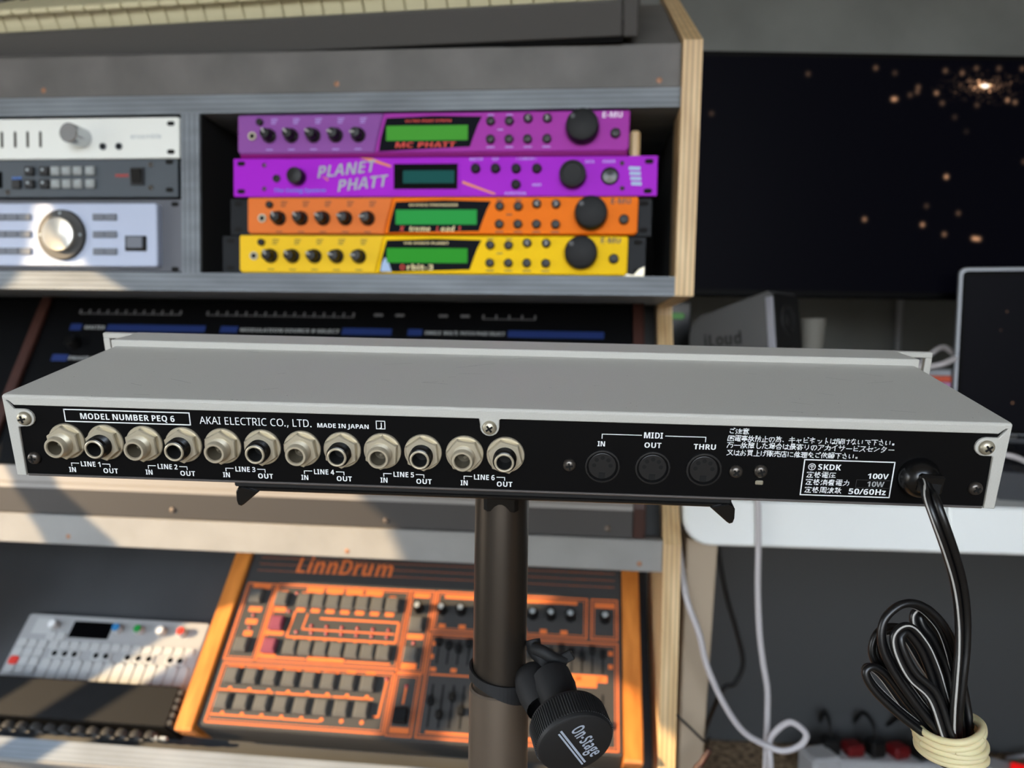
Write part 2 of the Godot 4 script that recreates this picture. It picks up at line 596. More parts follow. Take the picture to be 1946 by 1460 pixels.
# ================================================================ the room
func room():
	var b := MB.new()
	b.bx(T0, -1.6, 2.5, -.1, 0, -1.9, 2.5)
	struct("floor", b, "carpet")
	b = MB.new()
	b.bx(T0, -1.6, 2.5, 2.5, 2.6, -1.9, 2.5)
	struct("ceiling", b, "ceiling")
	b = MB.new()
	b.bx(T0, -1.6, 2.5, 0, 2.5, -1.9, -1.8)
	struct("wall_back", b, "wall")
	b = MB.new()
	b.bx(T0, 2.4, 2.5, 0, 2.5, -1.8, 2.5)
	struct("wall_right", b, "unseen_wall_dark")  # out of view, kept dark to darken the right sides of things
	b = MB.new()
	for q in [[-1.8, -.80, 0, 2.5], [.55, 2.5, 0, 2.5], [-.80, .55, 0, .40], [-.80, .55, 1.75, 2.5]]:
		b.bx(T0, -1.6, -1.5, q[2], q[3], q[0], q[1])
	struct("wall_left", b, "wall_pale")
	b = MB.new()
	for q in [[-1.6, -1.4, 0, 2.5], [1.0, 2.5, 0, 2.5], [-1.4, 1.0, 0, .70], [-1.4, 1.0, 2.25, 2.5]]:
		b.bx(T0, q[0], q[1], q[2], q[3], 2.4, 2.5)
	struct("wall_front", b, "wall_pale")
	# unseen window behind the camera, placed to light from the front left: frame and mullions
	b = MB.new()
	for x in [-1.38, -.59, .20, .98]: b.bx(T0, x - .025, x + .025, .70, 2.25, 2.42, 2.47, .004)
	for y in [.72, 2.23]: b.bx(T0, -1.4, 1.0, y - .025, y + .025, 2.42, 2.47, .004)
	struct("unseen_window_1", b, "frame")
	# unseen side window, its covers outlined to shape the sun on the rack: x of the outline is z of the room
	var w := Transform3D(Basis(Vector3(0, 0, 1), Vector3(0, 1, 0), Vector3(-1, 0, 0)), Vector3(-1.5, 0, 0))
	b = MB.new()
	b.prism(w, v2s([-.82, .38, -.584, .38, -.584, 1.12, -.82, 1.12]), 0, -.012)
	var win := struct("unseen_window_2", b, "frame")  # cover out of view, bounds the sun patches on one side
	b = MB.new()
	b.prism(w, v2s([-.535, .38, -.497, .38, -.497, .93, -.463, 1.0, -.463, 1.03, -.484, 1.045, -.512, 1.065, -.57, 1.12, -.60, 1.12, -.541, 1.04, -.521, 1.01, -.51, .98, -.535, .93]), 0, -.012)
	part("unseen_shade_bar", b, "frame", win)  # bar out of view, throws the shadow band across the ledge
	b = MB.new()
	b.prism(w, v2s([-.82, 1.12, -.57, 1.12, -.476, 1.325, -.466, 1.36, -.460, 1.419, -.455, 1.433, -.45, 1.437, -.444, 1.433, -.418, 1.378, -.38, 1.365, -.30, 1.235, -.255, 1.205, -.243, 1.17, -.25, 1.105, -.22, 1.112, -.10, 1.116, -.03, 1.094, .57, 1.07, .57, 1.77, -.82, 1.77]), 0, -.012)
	part("unseen_sun_cover", b, "frame", win)  # cover out of view, outlined to limit the sun on the rack
	b = MB.new()
	b.prism(w, v2s([-.315, 1.09, -.238, .944, -.20, .86, -.15, .75, -.11, .75, -.16, .87, -.222, 1.035, -.20, 1.105, -.26, 1.13]), 0, -.012)
	part("unseen_slant_bar", b, "frame", win)  # slanted bar out of view, shades a band of the drum machine
	b = MB.new()
	b.prism(w, v2s([.03, .38, .57, .38, .57, 1.1, .03, 1.1]), 0, -.012)
	part("unseen_sun_cover", b, "frame", win)  # cover out of view, keeps the sun off the beige unit

# ================================================================ the plywood studio rack
func plies(b: MB, xf: Transform3D, x0: float, x1: float, y0: float, y1: float, z0: float, z1: float, n: int, dark: float):
	# stacked along y: lighter and darker veneers, the glue lines a hair lower; dark panel placed to darken the view under the desk
	for i in n:
		var a := lerpf(y0, y1, float(i) / n)
		var d := lerpf(y0, y1, float(i + 1) / n)
		var t := 1.0 if i % 2 == 0 else dark
		b.col = Color(t, t, t)
		b.bx(xf, x0, x1, a, d, z0, z1 - (0.0 if i % 2 == 0 else .0006))
	b.col = Color.WHITE

func screw(xf: Transform3D, r: float, m: String, parent: Node, nm := "screw", dome := .55, turn := 20.0):
	var b := MB.new()
	var h := r * dome
	b.lathe(xf, [Vector2(r * .96, 0), Vector2(r, h * .25), Vector2(r * .9, h * .62), Vector2(r * .6, h * .92), Vector2(0, h)], 18)
	var o := part(nm, b, m, parent)
	if o.get_parent() != self and o.get_parent().get_parent() == self:
		b = MB.new()
		for a in [0.0, 90.0]:
			b.box(xf * at(0, 0, h * .86) * rot(Vector3(0, 0, 1), turn + a), Vector3(r * 1.05, r * .24, h * .5))
		part("cross_slot", b, "hole", o)

func rack():
	var t := thing("studio_rack", "dark stained plywood studio rack with raw birch side edges and sloping tiers holding the synthesizers", "rack", R)
	var side := v2s([-.30, .30, -.239, .2688, .015, .1165, .0, -.152, -.208, -.154, -.208, -.166, -.07, -.4005, -.040, -.440, -.033, -.70, -.03, -.78, -.06, -.82, -.06, -1.1338, -.24, -1.1338, -.24, -.30, -.30, -.16])
	var yz := Basis(Vector3(0, 0, 1), Vector3(0, 1, 0), Vector3(1, 0, 0)) # outline x is w, y is v, depth along u
	for u0 in [.505, -.575]:
		var b := MB.new()
		for i in 7:
			var k: float = [1.0, .72, .97, .66, 1.0, .70, .98][i]
			b.col = Color(k, k * .99, k * .97)
			b.prism(Transform3D(yz, Vector3(u0, 0, 0)), side, .02 * i / 7.0, .02 * (i + 1) / 7.0)
		b.col = Color.WHITE
		part("side_panel", b, "birch", t)
	for q in [[.0517, .0725], [-.152, -.131]]:
		var b := MB.new()
		plies(b, T0, -.555, .505, q[0], q[1], -.30, 0, 7, .80)
		part("shelf", b, "stain_ply", t)
	var b := MB.new()
	plies(b, Transform3D(Basis(Vector3(0, -1, 0), Vector3(1, 0, 0), Vector3(0, 0, 1)), Vector3.ZERO), -.0517, .131, -.0637, -.0415, -.30, 0, 7, .82)
	part("divider", b, "stain_ply", t)
	b = MB.new()
	b.bx(T0, -.555, .505, -.131, .0517, -.305, -.295)
	b.bx(T0, -.0414, -.0405, -.1308, .0515, -.294, -.004)  # thin near-black sheets lining both sides of the bay
	b.bx(T0, .5040, .5049, -.1308, .0515, -.294, -.060)
	part("dark_backing", b, "bay_black", t)
	b = MB.new()
	b.bx(T0, -.555, .505, .0725, .1195, -.018, 0, .001)
	var fa := part("fascia_board", b, "stain", t)
	for p in [[-.2334, .081], [.1222, .0823], [.4818, .0801]]:
		screw(at(p[0], p[1], -.0008), .0036, "copper", fa, "countersunk_screw", .35)
	# sloping boards, given in (w, v)
	b = MB.new()
	b.prism(Transform3D(yz, Vector3(-.555, 0, 0)), v2s([-.004, .1195, -.018, .1195, -.018, .104, -.26, .255, -.26, .2725]), 0, 1.06)
	part("top_board", b, "stain", t)
	b = MB.new()
	b.prism(Transform3D(yz, Vector3(-.555, 0, 0)), v2s([-.20, -.245, -.26, -.145, -.277, -.155, -.217, -.255]), 0, 1.06)
	b.prism(Transform3D(yz, Vector3(-.555, 0, 0)), v2s([-.068, -.46, -.22, -.21, -.237, -.22, -.085, -.47]), 0, 1.06)
	part("slanted_board", b, "slant", t)
	b = MB.new()
	b.bx(T0, -.555, .505, -.475, -.437, -.067, -.045, .0012)
	var lip := part("front_lip", b, "lip", t)
	for p in [[-.2454, -.4643], [.1221, -.4666], [.4779, -.4655]]:
		screw(at(p[0], p[1], -.0458), .0036, "copper", lip, "countersunk_screw", .35)
	# third tier: board tilted 46 degrees, its lip square to it with the plies on top
	b = MB.new()
	var tl := tilted(46, 0, true)
	b.bx(tl, -.555, .505, -.60, -.10, -.605, -.585)
	part("slanted_board", b, "slant", t)
	b = MB.new()
	plies(b, tl * Transform3D(Basis(Vector3(1, 0, 0), Vector3(0, 1, 0), Vector3(0, 0, 1)), Vector3.ZERO), -.555, .505, -.523, -.499, -.578, -.5358, 8, .86)
	var l3 := part("front_lip", b, "stain_ply", t)
	l3.set_meta("label", "laminated top edge of the lowest lip")
	b = MB.new()
	b.bx(tl, -.555, .505, -.5265, -.523, -.60, -.5375, .001)
	part("lip_face", b, "lip", t)
	b = MB.new()
	b.bx(T0, -.555, .505, -.90, -.82, -.235, -.215)
	part("cross_rail", b, "slant", t)

# frame on a board tilted by deg: x along the rack, y up the slope, z square off it at distance d
func tilted(deg: float, d: float, local := false) -> Transform3D:
	var a := deg_to_rad(deg)
	var nn := Vector3(0, cos(a), sin(a))
	var x := Transform3D(Basis(Vector3(1, 0, 0), Vector3(0, sin(a), -cos(a)), nn), nn * d)
	return x if local else R * x

# ================================================================ the equalizer seen from behind
func equalizer():
	var t := thing("rack_equalizer", "beige rack unit on the stand showing its black back panel with jacks and white lettering", "audio unit", D)
	var b := MB.new()
	# top plate with rounded rear bend, then the lip with mitred ends and the middle tab
	var bend := []
	for i in 5:
		var a := deg_to_rad(90.0 * i / 4)
		bend.append(Vector2(sin(a) * .0012 - .0012, cos(a) * .0012 - .0012))
	var prof := [Vector2(-.101, 0)]
	prof.append_array(bend)
	prof.append_array([Vector2(0, -.0025), Vector2(-.001, -.0025), Vector2(-.001, -.0012), Vector2(-.0014, -.001), Vector2(-.101, -.001)])
	var yz := Basis(Vector3(0, 0, 1), Vector3(0, 1, 0), Vector3(1, 0, 0))
	b.prism(Transform3D(yz, Vector3(-.2238, 0, 0)), prof, 0, .4476)
	var tab := [Vector2(-.2232, -.0012), Vector2(-.2191, -.0049)]
	tab.append_array(v2s([-.0045, -.0049, -.0039, -.0056, -.0039, -.0088]))
	for i in 9:
		var a := PI + PI * i / 8.0
		tab.append(Vector2(.0004 + cos(a) * .0043, -.0088 + sin(a) * .0043))
	tab.append_array(v2s([.0047, -.0056, .0053, -.0049, .2191, -.0049, .2232, -.0012]))
	b.prism(T0, tab, -.001, .0002, .0003)
	var cover := part("top_cover", b, "beige", t)
	for s in [-1.0, 1.0]:
		b = MB.new()
		var p := [Vector2(.2241, -.0006), Vector2(.2241, -.0400), Vector2(.2196, -.0400), Vector2(.2190, -.0158), Vector2(.2184, -.0153)]
		for i in 9:
			var a := -PI / 2 - PI * i / 8.0
			p.append(Vector2(.2149 + cos(a) * .0042, -.0111 + sin(a) * .0042))
		p.append_array([Vector2(.2196, -.0069), Vector2(.2236, -.0016)])
		for i in p.size(): p[i].x *= s
		b.prism(T0, p, -.0012, .0001, .0003)
		b.bx(T0, s * .2231, s * .2241, -.040, -.0004, -.101, -.0006)
		part("side_flange", b, "beige", t)
	b = MB.new()
	b.bx(T0, -.2206, .2206, -.0395, -.002, -.0035, -.0013)
	part("rear_panel", b, "panel_black", t)
	b = MB.new()
	b.bx(T0, -.2192, .2192, -.0404, -.0394, -.100, -.0004, .0003)
	part("bottom_plate", b, "steel_edge", t)
	# front plate in the distance: flange above the cover, ears with an open slot
	b = MB.new()
	b.prism(Transform3D(Basis(Vector3(1, 0, 0), Vector3(0, 0, 1), Vector3(0, 1, 0)), Vector3.ZERO), v2s([-.2215, -.1125, .2215, -.1125, .2215, -.109, .2262, -.0926, -.2262, -.0926, -.2215, -.109]), -.002, .0036, .0004)
	b.bx(T0, -.224, .224, -.0402, -.002, -.1125, -.1095)
	for s in [-1.0, 1.0]:
		b.bx(T0, s * .2205, s * .2413, .0002, .0034, -.1125, -.1092, .0004)
		b.bx(T0, s * .2375, s * .2413, -.0402, .0002, -.1125, -.1092, .0003)
		b.bx(T0, s * .2235, s * .2275, -.009, .0002, -.1125, -.1095)
		b.bx(T0, s * .2235, s * .2385, -.0402, -.0085, -.1125, -.1095)
	part("front_plate", b, "beige", t)
	# jacks
	for i in 12:
		var x := -.1972 + i * .01858
		if i >= 10: x += .0004
		jack(t, x, -.0222, i % 2 == 1, [34, 40, 31, 36, 28, 33, 38, 30, 26, 36, 52, 44][i])
	# midi sockets
	for x in [.0512, .0736, .0963]: din(t, x, -.0262)
	# screws
	screw(at(-.2149, -.0111, .0001), .0033, "nickel", t, "screw", .75, 12)
	screw(at(.2151, -.0111, .0001), .0033, "nickel", t, "screw", .75, 40)
	screw(at(.0004, -.0088, .0002), .0033, "nickel", t, "screw", .75, 35)
	for p in [[-.2146, -.0313, 0], [.2146, -.0309, 30], [.0364, -.0261, 10], [.1104, -.0266, 45], [.1212, -.0260, 20]]:
		screw(at(p[0], p[1], -.0013), .0031, "black_screw", t, "screw", .8, p[2])
	b = MB.new()
	b.bx(T0, .1195, .1230, -.0327, -.0306, -.0013, -.0004, .0004)
	part("retaining_clip", b, "nickel", t)
	# strain relief
	b = MB.new()
	var sr := at(.1895, -.0264, -.0013)
	b.lathe(sr, [Vector2(.0090, 0), Vector2(.0090, .0016), Vector2(.0086, .0030), Vector2(.0076, .0058), Vector2(.0060, .0078), Vector2(.0035, .0088), Vector2(0, .009)], 36)
	var rel := part("strain_relief", b, "black_plastic", t)
	b = MB.new()
	b.box(sr * at(.0014, .0004, .0060) * rot(Vector3(0, 0, 1), -4), Vector3(.0108, .0086, .0086), .0010)
	part("cord_boot", b, "black_plastic", rel)
	b = MB.new()
	b.box(sr * at(.0014, -.0012, .0101) * rot(Vector3(0, 0, 1), -4), Vector3(.0074, .0048, .0006), .0001)
	part("cord_opening", b, "hole", rel)
	# lettering
	b = MB.new()
	var z := at(0, 0, -.0011)
	b.rect(z, -.1965, -.0067, -.1373, -.0125, .00055)
	text(b, "MODEL NUMBER PEQ 6", z * at(-.1668, -.0112), .0029, 0, .0446)
	text(b, "MADE IN JAPAN", z * at(-.0663, -.0118), .00205, 0, .0236)
	b.rect(z, -.0510, -.0079, -.0471, -.0116, .0004)
	text(b, "J", z * at(-.0490, -.0108), .0022)
	text(b, "AKAI ELECTRIC CO., LTD.", z * at(-.1328, -.0118), .0036, -1, .0520, false)
	for i in 6:
		var xi := -.1972 + i * .03716
		text(b, "LINE %d" % (i + 1), z * at(xi + .0093, -.0349), .0025, 0, .0095)
		text(b, "IN", z * at(xi, -.0380), .0025, 0, .0033)
		text(b, "OUT", z * at(xi + .0186, -.0380), .0025, 0, .0071)
		b.line(z, v2s([xi, -.0348, xi, -.0334, xi + .0035, -.0334]), .0004)
		b.line(z, v2s([xi + .0186, -.0348, xi + .0186, -.0334, xi + .0151, -.0334]), .0004)
	text(b, "MIDI", z * at(.0731, -.0122), .0028, 0, .0083)
	text(b, "IN", z * at(.0503, -.0167), .0024, 0, .0033)
	text(b, "OUT", z * at(.0731, -.0167), .0025, 0, .0074)
	text(b, "THRU", z * at(.0959, -.0167), .0025, 0, .0097)
	b.line(z, v2s([.0505, -.0129, .0505, -.0109, .0678, -.0109]), .00035)
	b.line(z, v2s([.0960, -.0131, .0960, -.0109, .0784, -.0109]), .00035)
	b.rect(z, .1399, -.0200, .1787, -.0369, .0005)
	text(b, "SKDK", z * at(.1461, -.0246), .0027, -1, .0099)
	text(b, "100V", z * at(.1770, -.0281), .0025, 1, .0090)
	text(b, "50/60Hz", z * at(.1770, -.0358), .0027, 1, .0162)
	for k in 16:
		var a0 := Vector2.from_angle(TAU * k / 16) * .0015
		var a1 := Vector2.from_angle(TAU * (k + 1) / 16) * .0015
		b.bar(z, Vector2(.1434, -.0233) + a0, Vector2(.1434, -.0233) + a1, .0003)
	b.bar(z, Vector2(.1426, -.0226), Vector2(.1442, -.0226), .0003)
	b.bar(z, Vector2(.1424, -.0233), Vector2(.1444, -.0233), .0003)
	b.bar(z, Vector2(.1434, -.0233), Vector2(.1434, -.0244), .0003)
	japanese(b, z, "ご注意", .1057, -.0088, .0090)
	japanese(b, z, "感電事故防止の為、キャビネットは開けないで下さい。", .1056, -.0122, .0734)
	japanese(b, z, "万一故障した場合は最寄りのアカイサービスセンター", .1056, -.0154, .0722)
	japanese(b, z, "又はお買上げ販売店に修理をご依頼下さい。", .1058, -.0190, .0585)
	japanese(b, z, "定格電圧", .1417, -.0283, .0130)
	japanese(b, z, "定格消費電力", .1417, -.0318, .0195)
	japanese(b, z, "定格周波数", .1417, -.0356, .0164)
	part("lettering", b, "white_print", t)
	b = MB.new()
	text(b, "10W", z * at(.1757, -.0319), .0025, 1, .0074)
	part("lettering", b, "grey_print", t, "faded wattage lettering")
	b = MB.new()
	b.rect(z, .1635, -.0288, .1782, -.0325, .00012)
	part("sticker_edge", b, "dim_print", t)
	# scratches in the paint of the cover
	b = MB.new()
	var top := Transform3D(Basis(Vector3(1, 0, 0), Vector3(0, 0, -1), Vector3(0, 1, 0)), Vector3(0, .00012, 0))
	for i in 26:
		var p := Vector2(rng.randf_range(-.2, .21), rng.randf_range(.004, .09))
		var q := p + Vector2.from_angle(rng.randf_range(-.5, .5)) * rng.randf_range(.003, .016)
		b.bar(top, p, q, .00014)
	for i in 60:
		b.disc(top, rng.randf_range(-.22, .22), pow(rng.randf(), 3.0) * .08 + .0015, rng.randf_range(.0001, .00028), 0, 6)
	part("scratches", b, "dim_print", cover)
	power_cord(t)

func jack(t: Node, x: float, y: float, black: bool, turn: float):
	var o := at(x, y, -.0013)
	var b := MB.new()
	b.lathe(o, [Vector2(.0086, 0), Vector2(.0086, .0008), Vector2(.0083, .0012), Vector2(.0072, .0013), Vector2(.0068, .0011), Vector2(0, .0011)], 36)
	var w := part("output_jack" if black else "input_jack", b, "jack_beige", t)
	b = MB.new()
	b.lathe(o, [Vector2(.0081, .0010), Vector2(.0081, .0036), Vector2(.0077, .0042), Vector2(.0044, .0043)], 6, deg_to_rad(turn))
	part("hex_nut", b, "jack_beige", w)
	var thread := [Vector2(.0052, .004), Vector2(.0052, .0046)]
	for k in 5:
		thread.append(Vector2(.00485, .0049 + k * .00072))
		thread.append(Vector2(.00525, .0053 + k * .00072))
	thread.append_array([Vector2(.0049, .0089), Vector2(.0047, .0094)])
	b = MB.new()
	if black:
		thread.append_array([Vector2(.0043, .0096)])
		b.lathe(o, thread, 28)
		part("barrel", b, "black_plastic", w)
		b = MB.new()
		b.lathe(o, [Vector2(.0045, .0090), Vector2(.0044, .0100), Vector2(.0040, .0103), Vector2(.0035, .0102), Vector2(.00335, .0097), Vector2(.0033, .006)], 28)
		part("tip_ring", b, "jack_beige", w)
	else:
		thread[-1] = Vector2(.0049, .0096)
		thread.append_array([Vector2(.0045, .0102), Vector2(.0037, .0102), Vector2(.0034, .0098), Vector2(.0033, .005)])
		b.lathe(o, thread, 28)
		part("barrel", b, "jack_beige", w)
	b = MB.new()
	b.lathe(o, [Vector2(.0033, .0096), Vector2(.0032, .002), Vector2(0, .002)], 20)
	if not black: b.box(o * at(.0014, .0012, .0055) * rot(Vector3(0, 0, 1), 35), Vector3(.0028, .0016, .004), .0003)
	part("bore", b, "black_matte" if black else "jack_bore", w)

func din(t: Node, x: float, y: float):
	var o := at(x, y, -.0013)
	var b := MB.new()
	b.lathe(o, [Vector2(.0080, 0), Vector2(.0078, .0010), Vector2(.0072, .0011), Vector2(.0070, .0011), Vector2(.0070, -.0004), Vector2(.0062, -.0004), Vector2(.0062, .0004), Vector2(.0060, .0005), Vector2(.0060, .0005), Vector2(0, .0005)], 36)
	var s := part("midi_socket", b, "socket_plastic", t)
	for k in 5:
		var a := deg_to_rad(90.0 + (k - 2) * 45.0)
		b = MB.new()
		b.disc(o, cos(a) * .0037, sin(a) * .0037 + .0004, .00098, .0006, 12)
		part("pin_hole", b, "hole", s)
	b = MB.new()
	b.bx(o, -.0014, .0014, -.0058, -.0031, .0003, .0007)
	part("key_notch", b, "hole", s)

# strokes of the Japanese characters on a ten by ten grid, y downwards
var strokes := {
	"ご": "227263 2527387878 7081 8091", "注": "1223 0415 091826 5261 4393 4595 3898 6368", "意": "5051 1191 3233 7273 0393 24747727 2427 2575 1829 38396979 8799", "感": "1191 110709 3353 3454563634 61658596 8293 1819 38396979 8799",
	"電": "1090 5054 020392 9394 2333 6373 1585881815 1686 545999", "事": "0191 2272742422 1585 0696 8587 1787 505949", "故": "0343 2026 0646490906 6043 5393 8349 5499", "防": "1019 1030233415 7072 4393 65858879 6349", "止": "5059 5494 2429 0999",
	"の": "5239281613325282957869", "為": "2031 6051 1292 4217 3373 7375 2585 858879 1819 3738 5758", "、": "1728", "キ": "1382 0695 4059", "ャ": "1684 3359 8476", "ビ": "212888 2574 7081 8091", "ネ": "4051 1282 8215 4549 6677", "ッ": "2435 4455 847749", "ト": "4049 4477",
	"は": "1118 4393 717849385799", "開": "0109 013134 0434 6191 9199 616494 3565 2777 4549 6569", "け": "1118 4393 717769", "な": "1252 4016 6172 646749385788", "い": "12172837 7277", "で": "1282 54557888 7485 8495", "下": "0191 5159 5375", "さ": "1363 4076 36273879", "。": "1636381816",
	"万": "0191 411609 44848769", "一": "0595", "障": "1019 1030233415 6051 4191 8173 3393 44848747 4447 4585 3898 6759", "し": "3037497996", "た": "1252 4019 5484 565899", "場": "0242 2028 0837 4080834340 3494 4428 55858869 6548 7558", "合": "5005 5095 3363 2676792926",
	"最": "2070732320 2171 0494 1419 4449 1646 0948 5585 8549 5599", "寄": "5051 0102 0191 9192 2373 5225 5375 0696 2747492927 767969", "り": "2126 717649", "ア": "119174 534619", "カ": "13838868 504609", "イ": "8005 5359", "サ": "0393 2025 707549", "ー": "1595", "ス": "11814609 5589", "セ": "059375 303888", "ン": "1232 1883", "タ": "4015 32824819 3566",
	"又": "11814709 2299", "お": "1353 3038190635758769 7182", "買": "1080821210 4042 6062 2373772723 2575 3719 6789", "上": "5059 5484 0999", "げ": "1118 4383 606749 7081 8091", "販": "0040460600 0242 0444 1609 3649 5091 505749 6383 8359 6399", "売": "5053 1191 2373 060494 9496 3619 666999",
	"店": "5051 1191 1109 5256 5484 3686893936", "に": "1118 4282 475898", "修": "3005 1419 3237 6043 5282 8248 5377 7546 8757 9849", "理": "0131 2128 0434 0838 4191954541 4393 6169 4797 3999", "を": "1272 4015 15344548 84554799", "依": "3005 1419 6061 3292 6235 4448 8365 5499",
	"頼": "0141 0343460603 2029 2608 2648 5090 7172 5393975753 5494 5696 6859 7889", "定": "5051 0102 0191 9192 2474 5458 5676 2609 182999", "格": "0232 2029 2306 2335 6044 518146 5296 4878794948", "圧": "1191 1109 5358 3585 2898", "消": "1122 0314 0927 6063 4152 9172 4349 43939989 4595 4797", "費": "1181 8183 1383 1315 1585 4005 6006 2676792926 2777 3819 6889", "力": "13838769 504609",
	"周": "101709 909989 1090 3272 5154 3474 3676783836", "波": "1122 0314 0927 429283 424639 6064 5484 8449 5499", "数": "2024 0242 1011 4031 251749 4508 0646 7054 5393 8349 5499"}

func japanese(b: MB, xf: Transform3D, s: String, x: float, base: float, width: float):
	var step := width / s.length()
	var k: float = min(step, .0030) * .098
	var h := .00030
	for i in s.length():
		for st in strokes.get(s[i], "").split(" "):
			for j in range(0, st.length() - 3, 2):
				var p := Vector2(int(st[j]), 9 - int(st[j + 1]))
				var q := Vector2(int(st[j + 2]), 9 - int(st[j + 3]))
				b.bar(xf, Vector2(x + i * step + p.x * k, base + p.y * .00029), Vector2(x + i * step + q.x * k, base + q.y * .00029), .00031, 0, .0001)

# two-core flat cord along pts (world), with a white stripe on one core
func zip(parent: Node, pts: Array, tw0: float, tw1: float, first: int, sg := 1.0):
	var inv := D.affine_inverse()
	var s := smooth(pts, 7)
	var a := []
	var c := []
	var w := []
	var m := s.size()
	for i in m:
		var t: Vector3 = (s[min(i + 1, m - 1)] - s[max(i - 1, 0)]).normalized()
		var side := t.cross(Vector3(0, -.1, 1)).normalized().rotated(t, lerpf(tw0, tw1, float(i) / m))
		var up := side.cross(t).normalized()
		a.append(inv * (s[i] + side * .00155))
		c.append(inv * (s[i] - side * .00155))
		w.append(inv * (s[i] + side * (.0022 * sg) + up * .00112))
	var b := MB.new()
	b.tube(a, .00170, 10)
	b.tube(c, .00170, 10)
	var o := part("cord_run" if first else "cord_loop", b, "cord_black", parent)
	b = MB.new()
	b.tube(w, .00054, 7)
	part("white_stripe", b, "cord_white", o)

func power_cord(t: Node):
	zip(t, vecs([.1776, .872, -.3192, .1735, .8684, -.3069, .175, .8596, -.3024, .1809, .8463, -.3037, .187, .8322, -.3069, .1906, .818, -.309, .1914, .8044, -.3092, .1905, .7911, -.3085, .19, .7774, -.3087, .1916, .7647, -.311, .1943, .7547, -.3124, .1967, .7457, -.3119]), .7, -.7, 1)
	for L in [
		[[.183, .7594, -.3127, .1865, .7648, -.3134, .1765, .7773, -.3145, .1664, .7914, -.3157, .1614, .8023, -.3167, .162, .8117, -.3177, .1677, .8178, -.3184, .174, .8194, -.3189, .1811, .8166, -.3192, .1882, .8093, -.3191, .193, .8002, -.320, .1968, .7890, -.321, .2000, .7760, -.321, .2015, .765, -.3195, .2024, .7566, -.3190, .2045, .7450, -.3190], .9, 1.2, 1],
		[[.1887, .7568, -.3165, .1839, .7615, -.3173, .1716, .7706, -.3184, .1604, .7809, -.3195, .1566, .7879, -.3205, .1596, .79, -.3212, .1656, .7859, -.3215, .1746, .7744, -.3214, .1842, .7635, -.3213, .1903, .7588, -.3215, .1942, .754, -.3218, .1955, .745, -.3218], 1.3, .8, 1],
		[[.1900, .745, -.3080, .1885, .7617, -.3088, .1864, .768, -.3096, .181, .7825, -.311, .1723, .7909, -.312, .1671, .8006, -.313, .1664, .807, -.3139, .1711, .8095, -.3146, .1776, .8023, -.3146, .1825, .7922, -.3146, .1863, .7809, -.3144, .1907, .7685, -.3142, .1928, .7588, -.3141, .1950, .745, -.3141], -.2, .3, -1],
		[[.1985, .745, -.3243, .1968, .7526, -.3243, .1924, .7586, -.3251, .1796, .7778, -.3267, .1687, .7849, -.3277, .164, .7939, -.3287, .1666, .8019, -.3296, .1732, .8038, -.3302, .1793, .8011, -.3306, .1868, .7899, -.3304, .1955, .7764, -.3302, .2014, .7588, -.3296, .203, .7503, -.3297, .204, .745, -.3297], .7, .3, 1],
		[[.1985, .745, -.3204, .1967, .7554, -.3204, .1951, .7659, -.3215, .1927, .7856, -.3231, .187, .7996, -.3244, .182, .8062, -.3252, .1808, .8112, -.326, .1839, .8125, -.3265, .1879, .8081, -.3267, .1929, .7999, -.3267, .198, .7906, -.3266, .2005, .7812, -.3266, .2020, .7637, -.326, .2035, .7525, -.3258, .2055, .745, -.3258], .2, -.3, -1]]:
		zip(t, vecs(L[0]), L[1], L[2], 0, L[3])
	# rubber band wound round the bundle: a thing of its own
	var o := thing("rubber_band", "cream rubber band wound several times round the bundled black power cord", "rubber band", Transform3D(Basis(), Vector3(.1932, .7605, -.3180)))
	for k in 6:
		var pts := []
		var lift: float = [.0058, .0037, .0016, -.0010, -.0030, -.0055][k]
		var tilt: float = [.16, .26, .20, .12, .20, .06][k]
		var rad: float = [.0118, .0128, .0115, .0126, .0119, .0124][k]
		for i in 26:
			var a := TAU * i / 26.0 + k
			var wob := sin(a * 3.0 + k * 2.0) * .0004
			pts.append(Vector3(cos(a) * (rad + wob) + .0005 * k - .001, lift + cos(a) * rad * tilt + sin(a * 2.0 + k) * .0006, sin(a) * .0150 - .001))
		pts.append(pts[0])
		var b := MB.new()
		b.tube(smooth(pts, 3), .00155, 9)
		part("band_turn", b, "band", o)

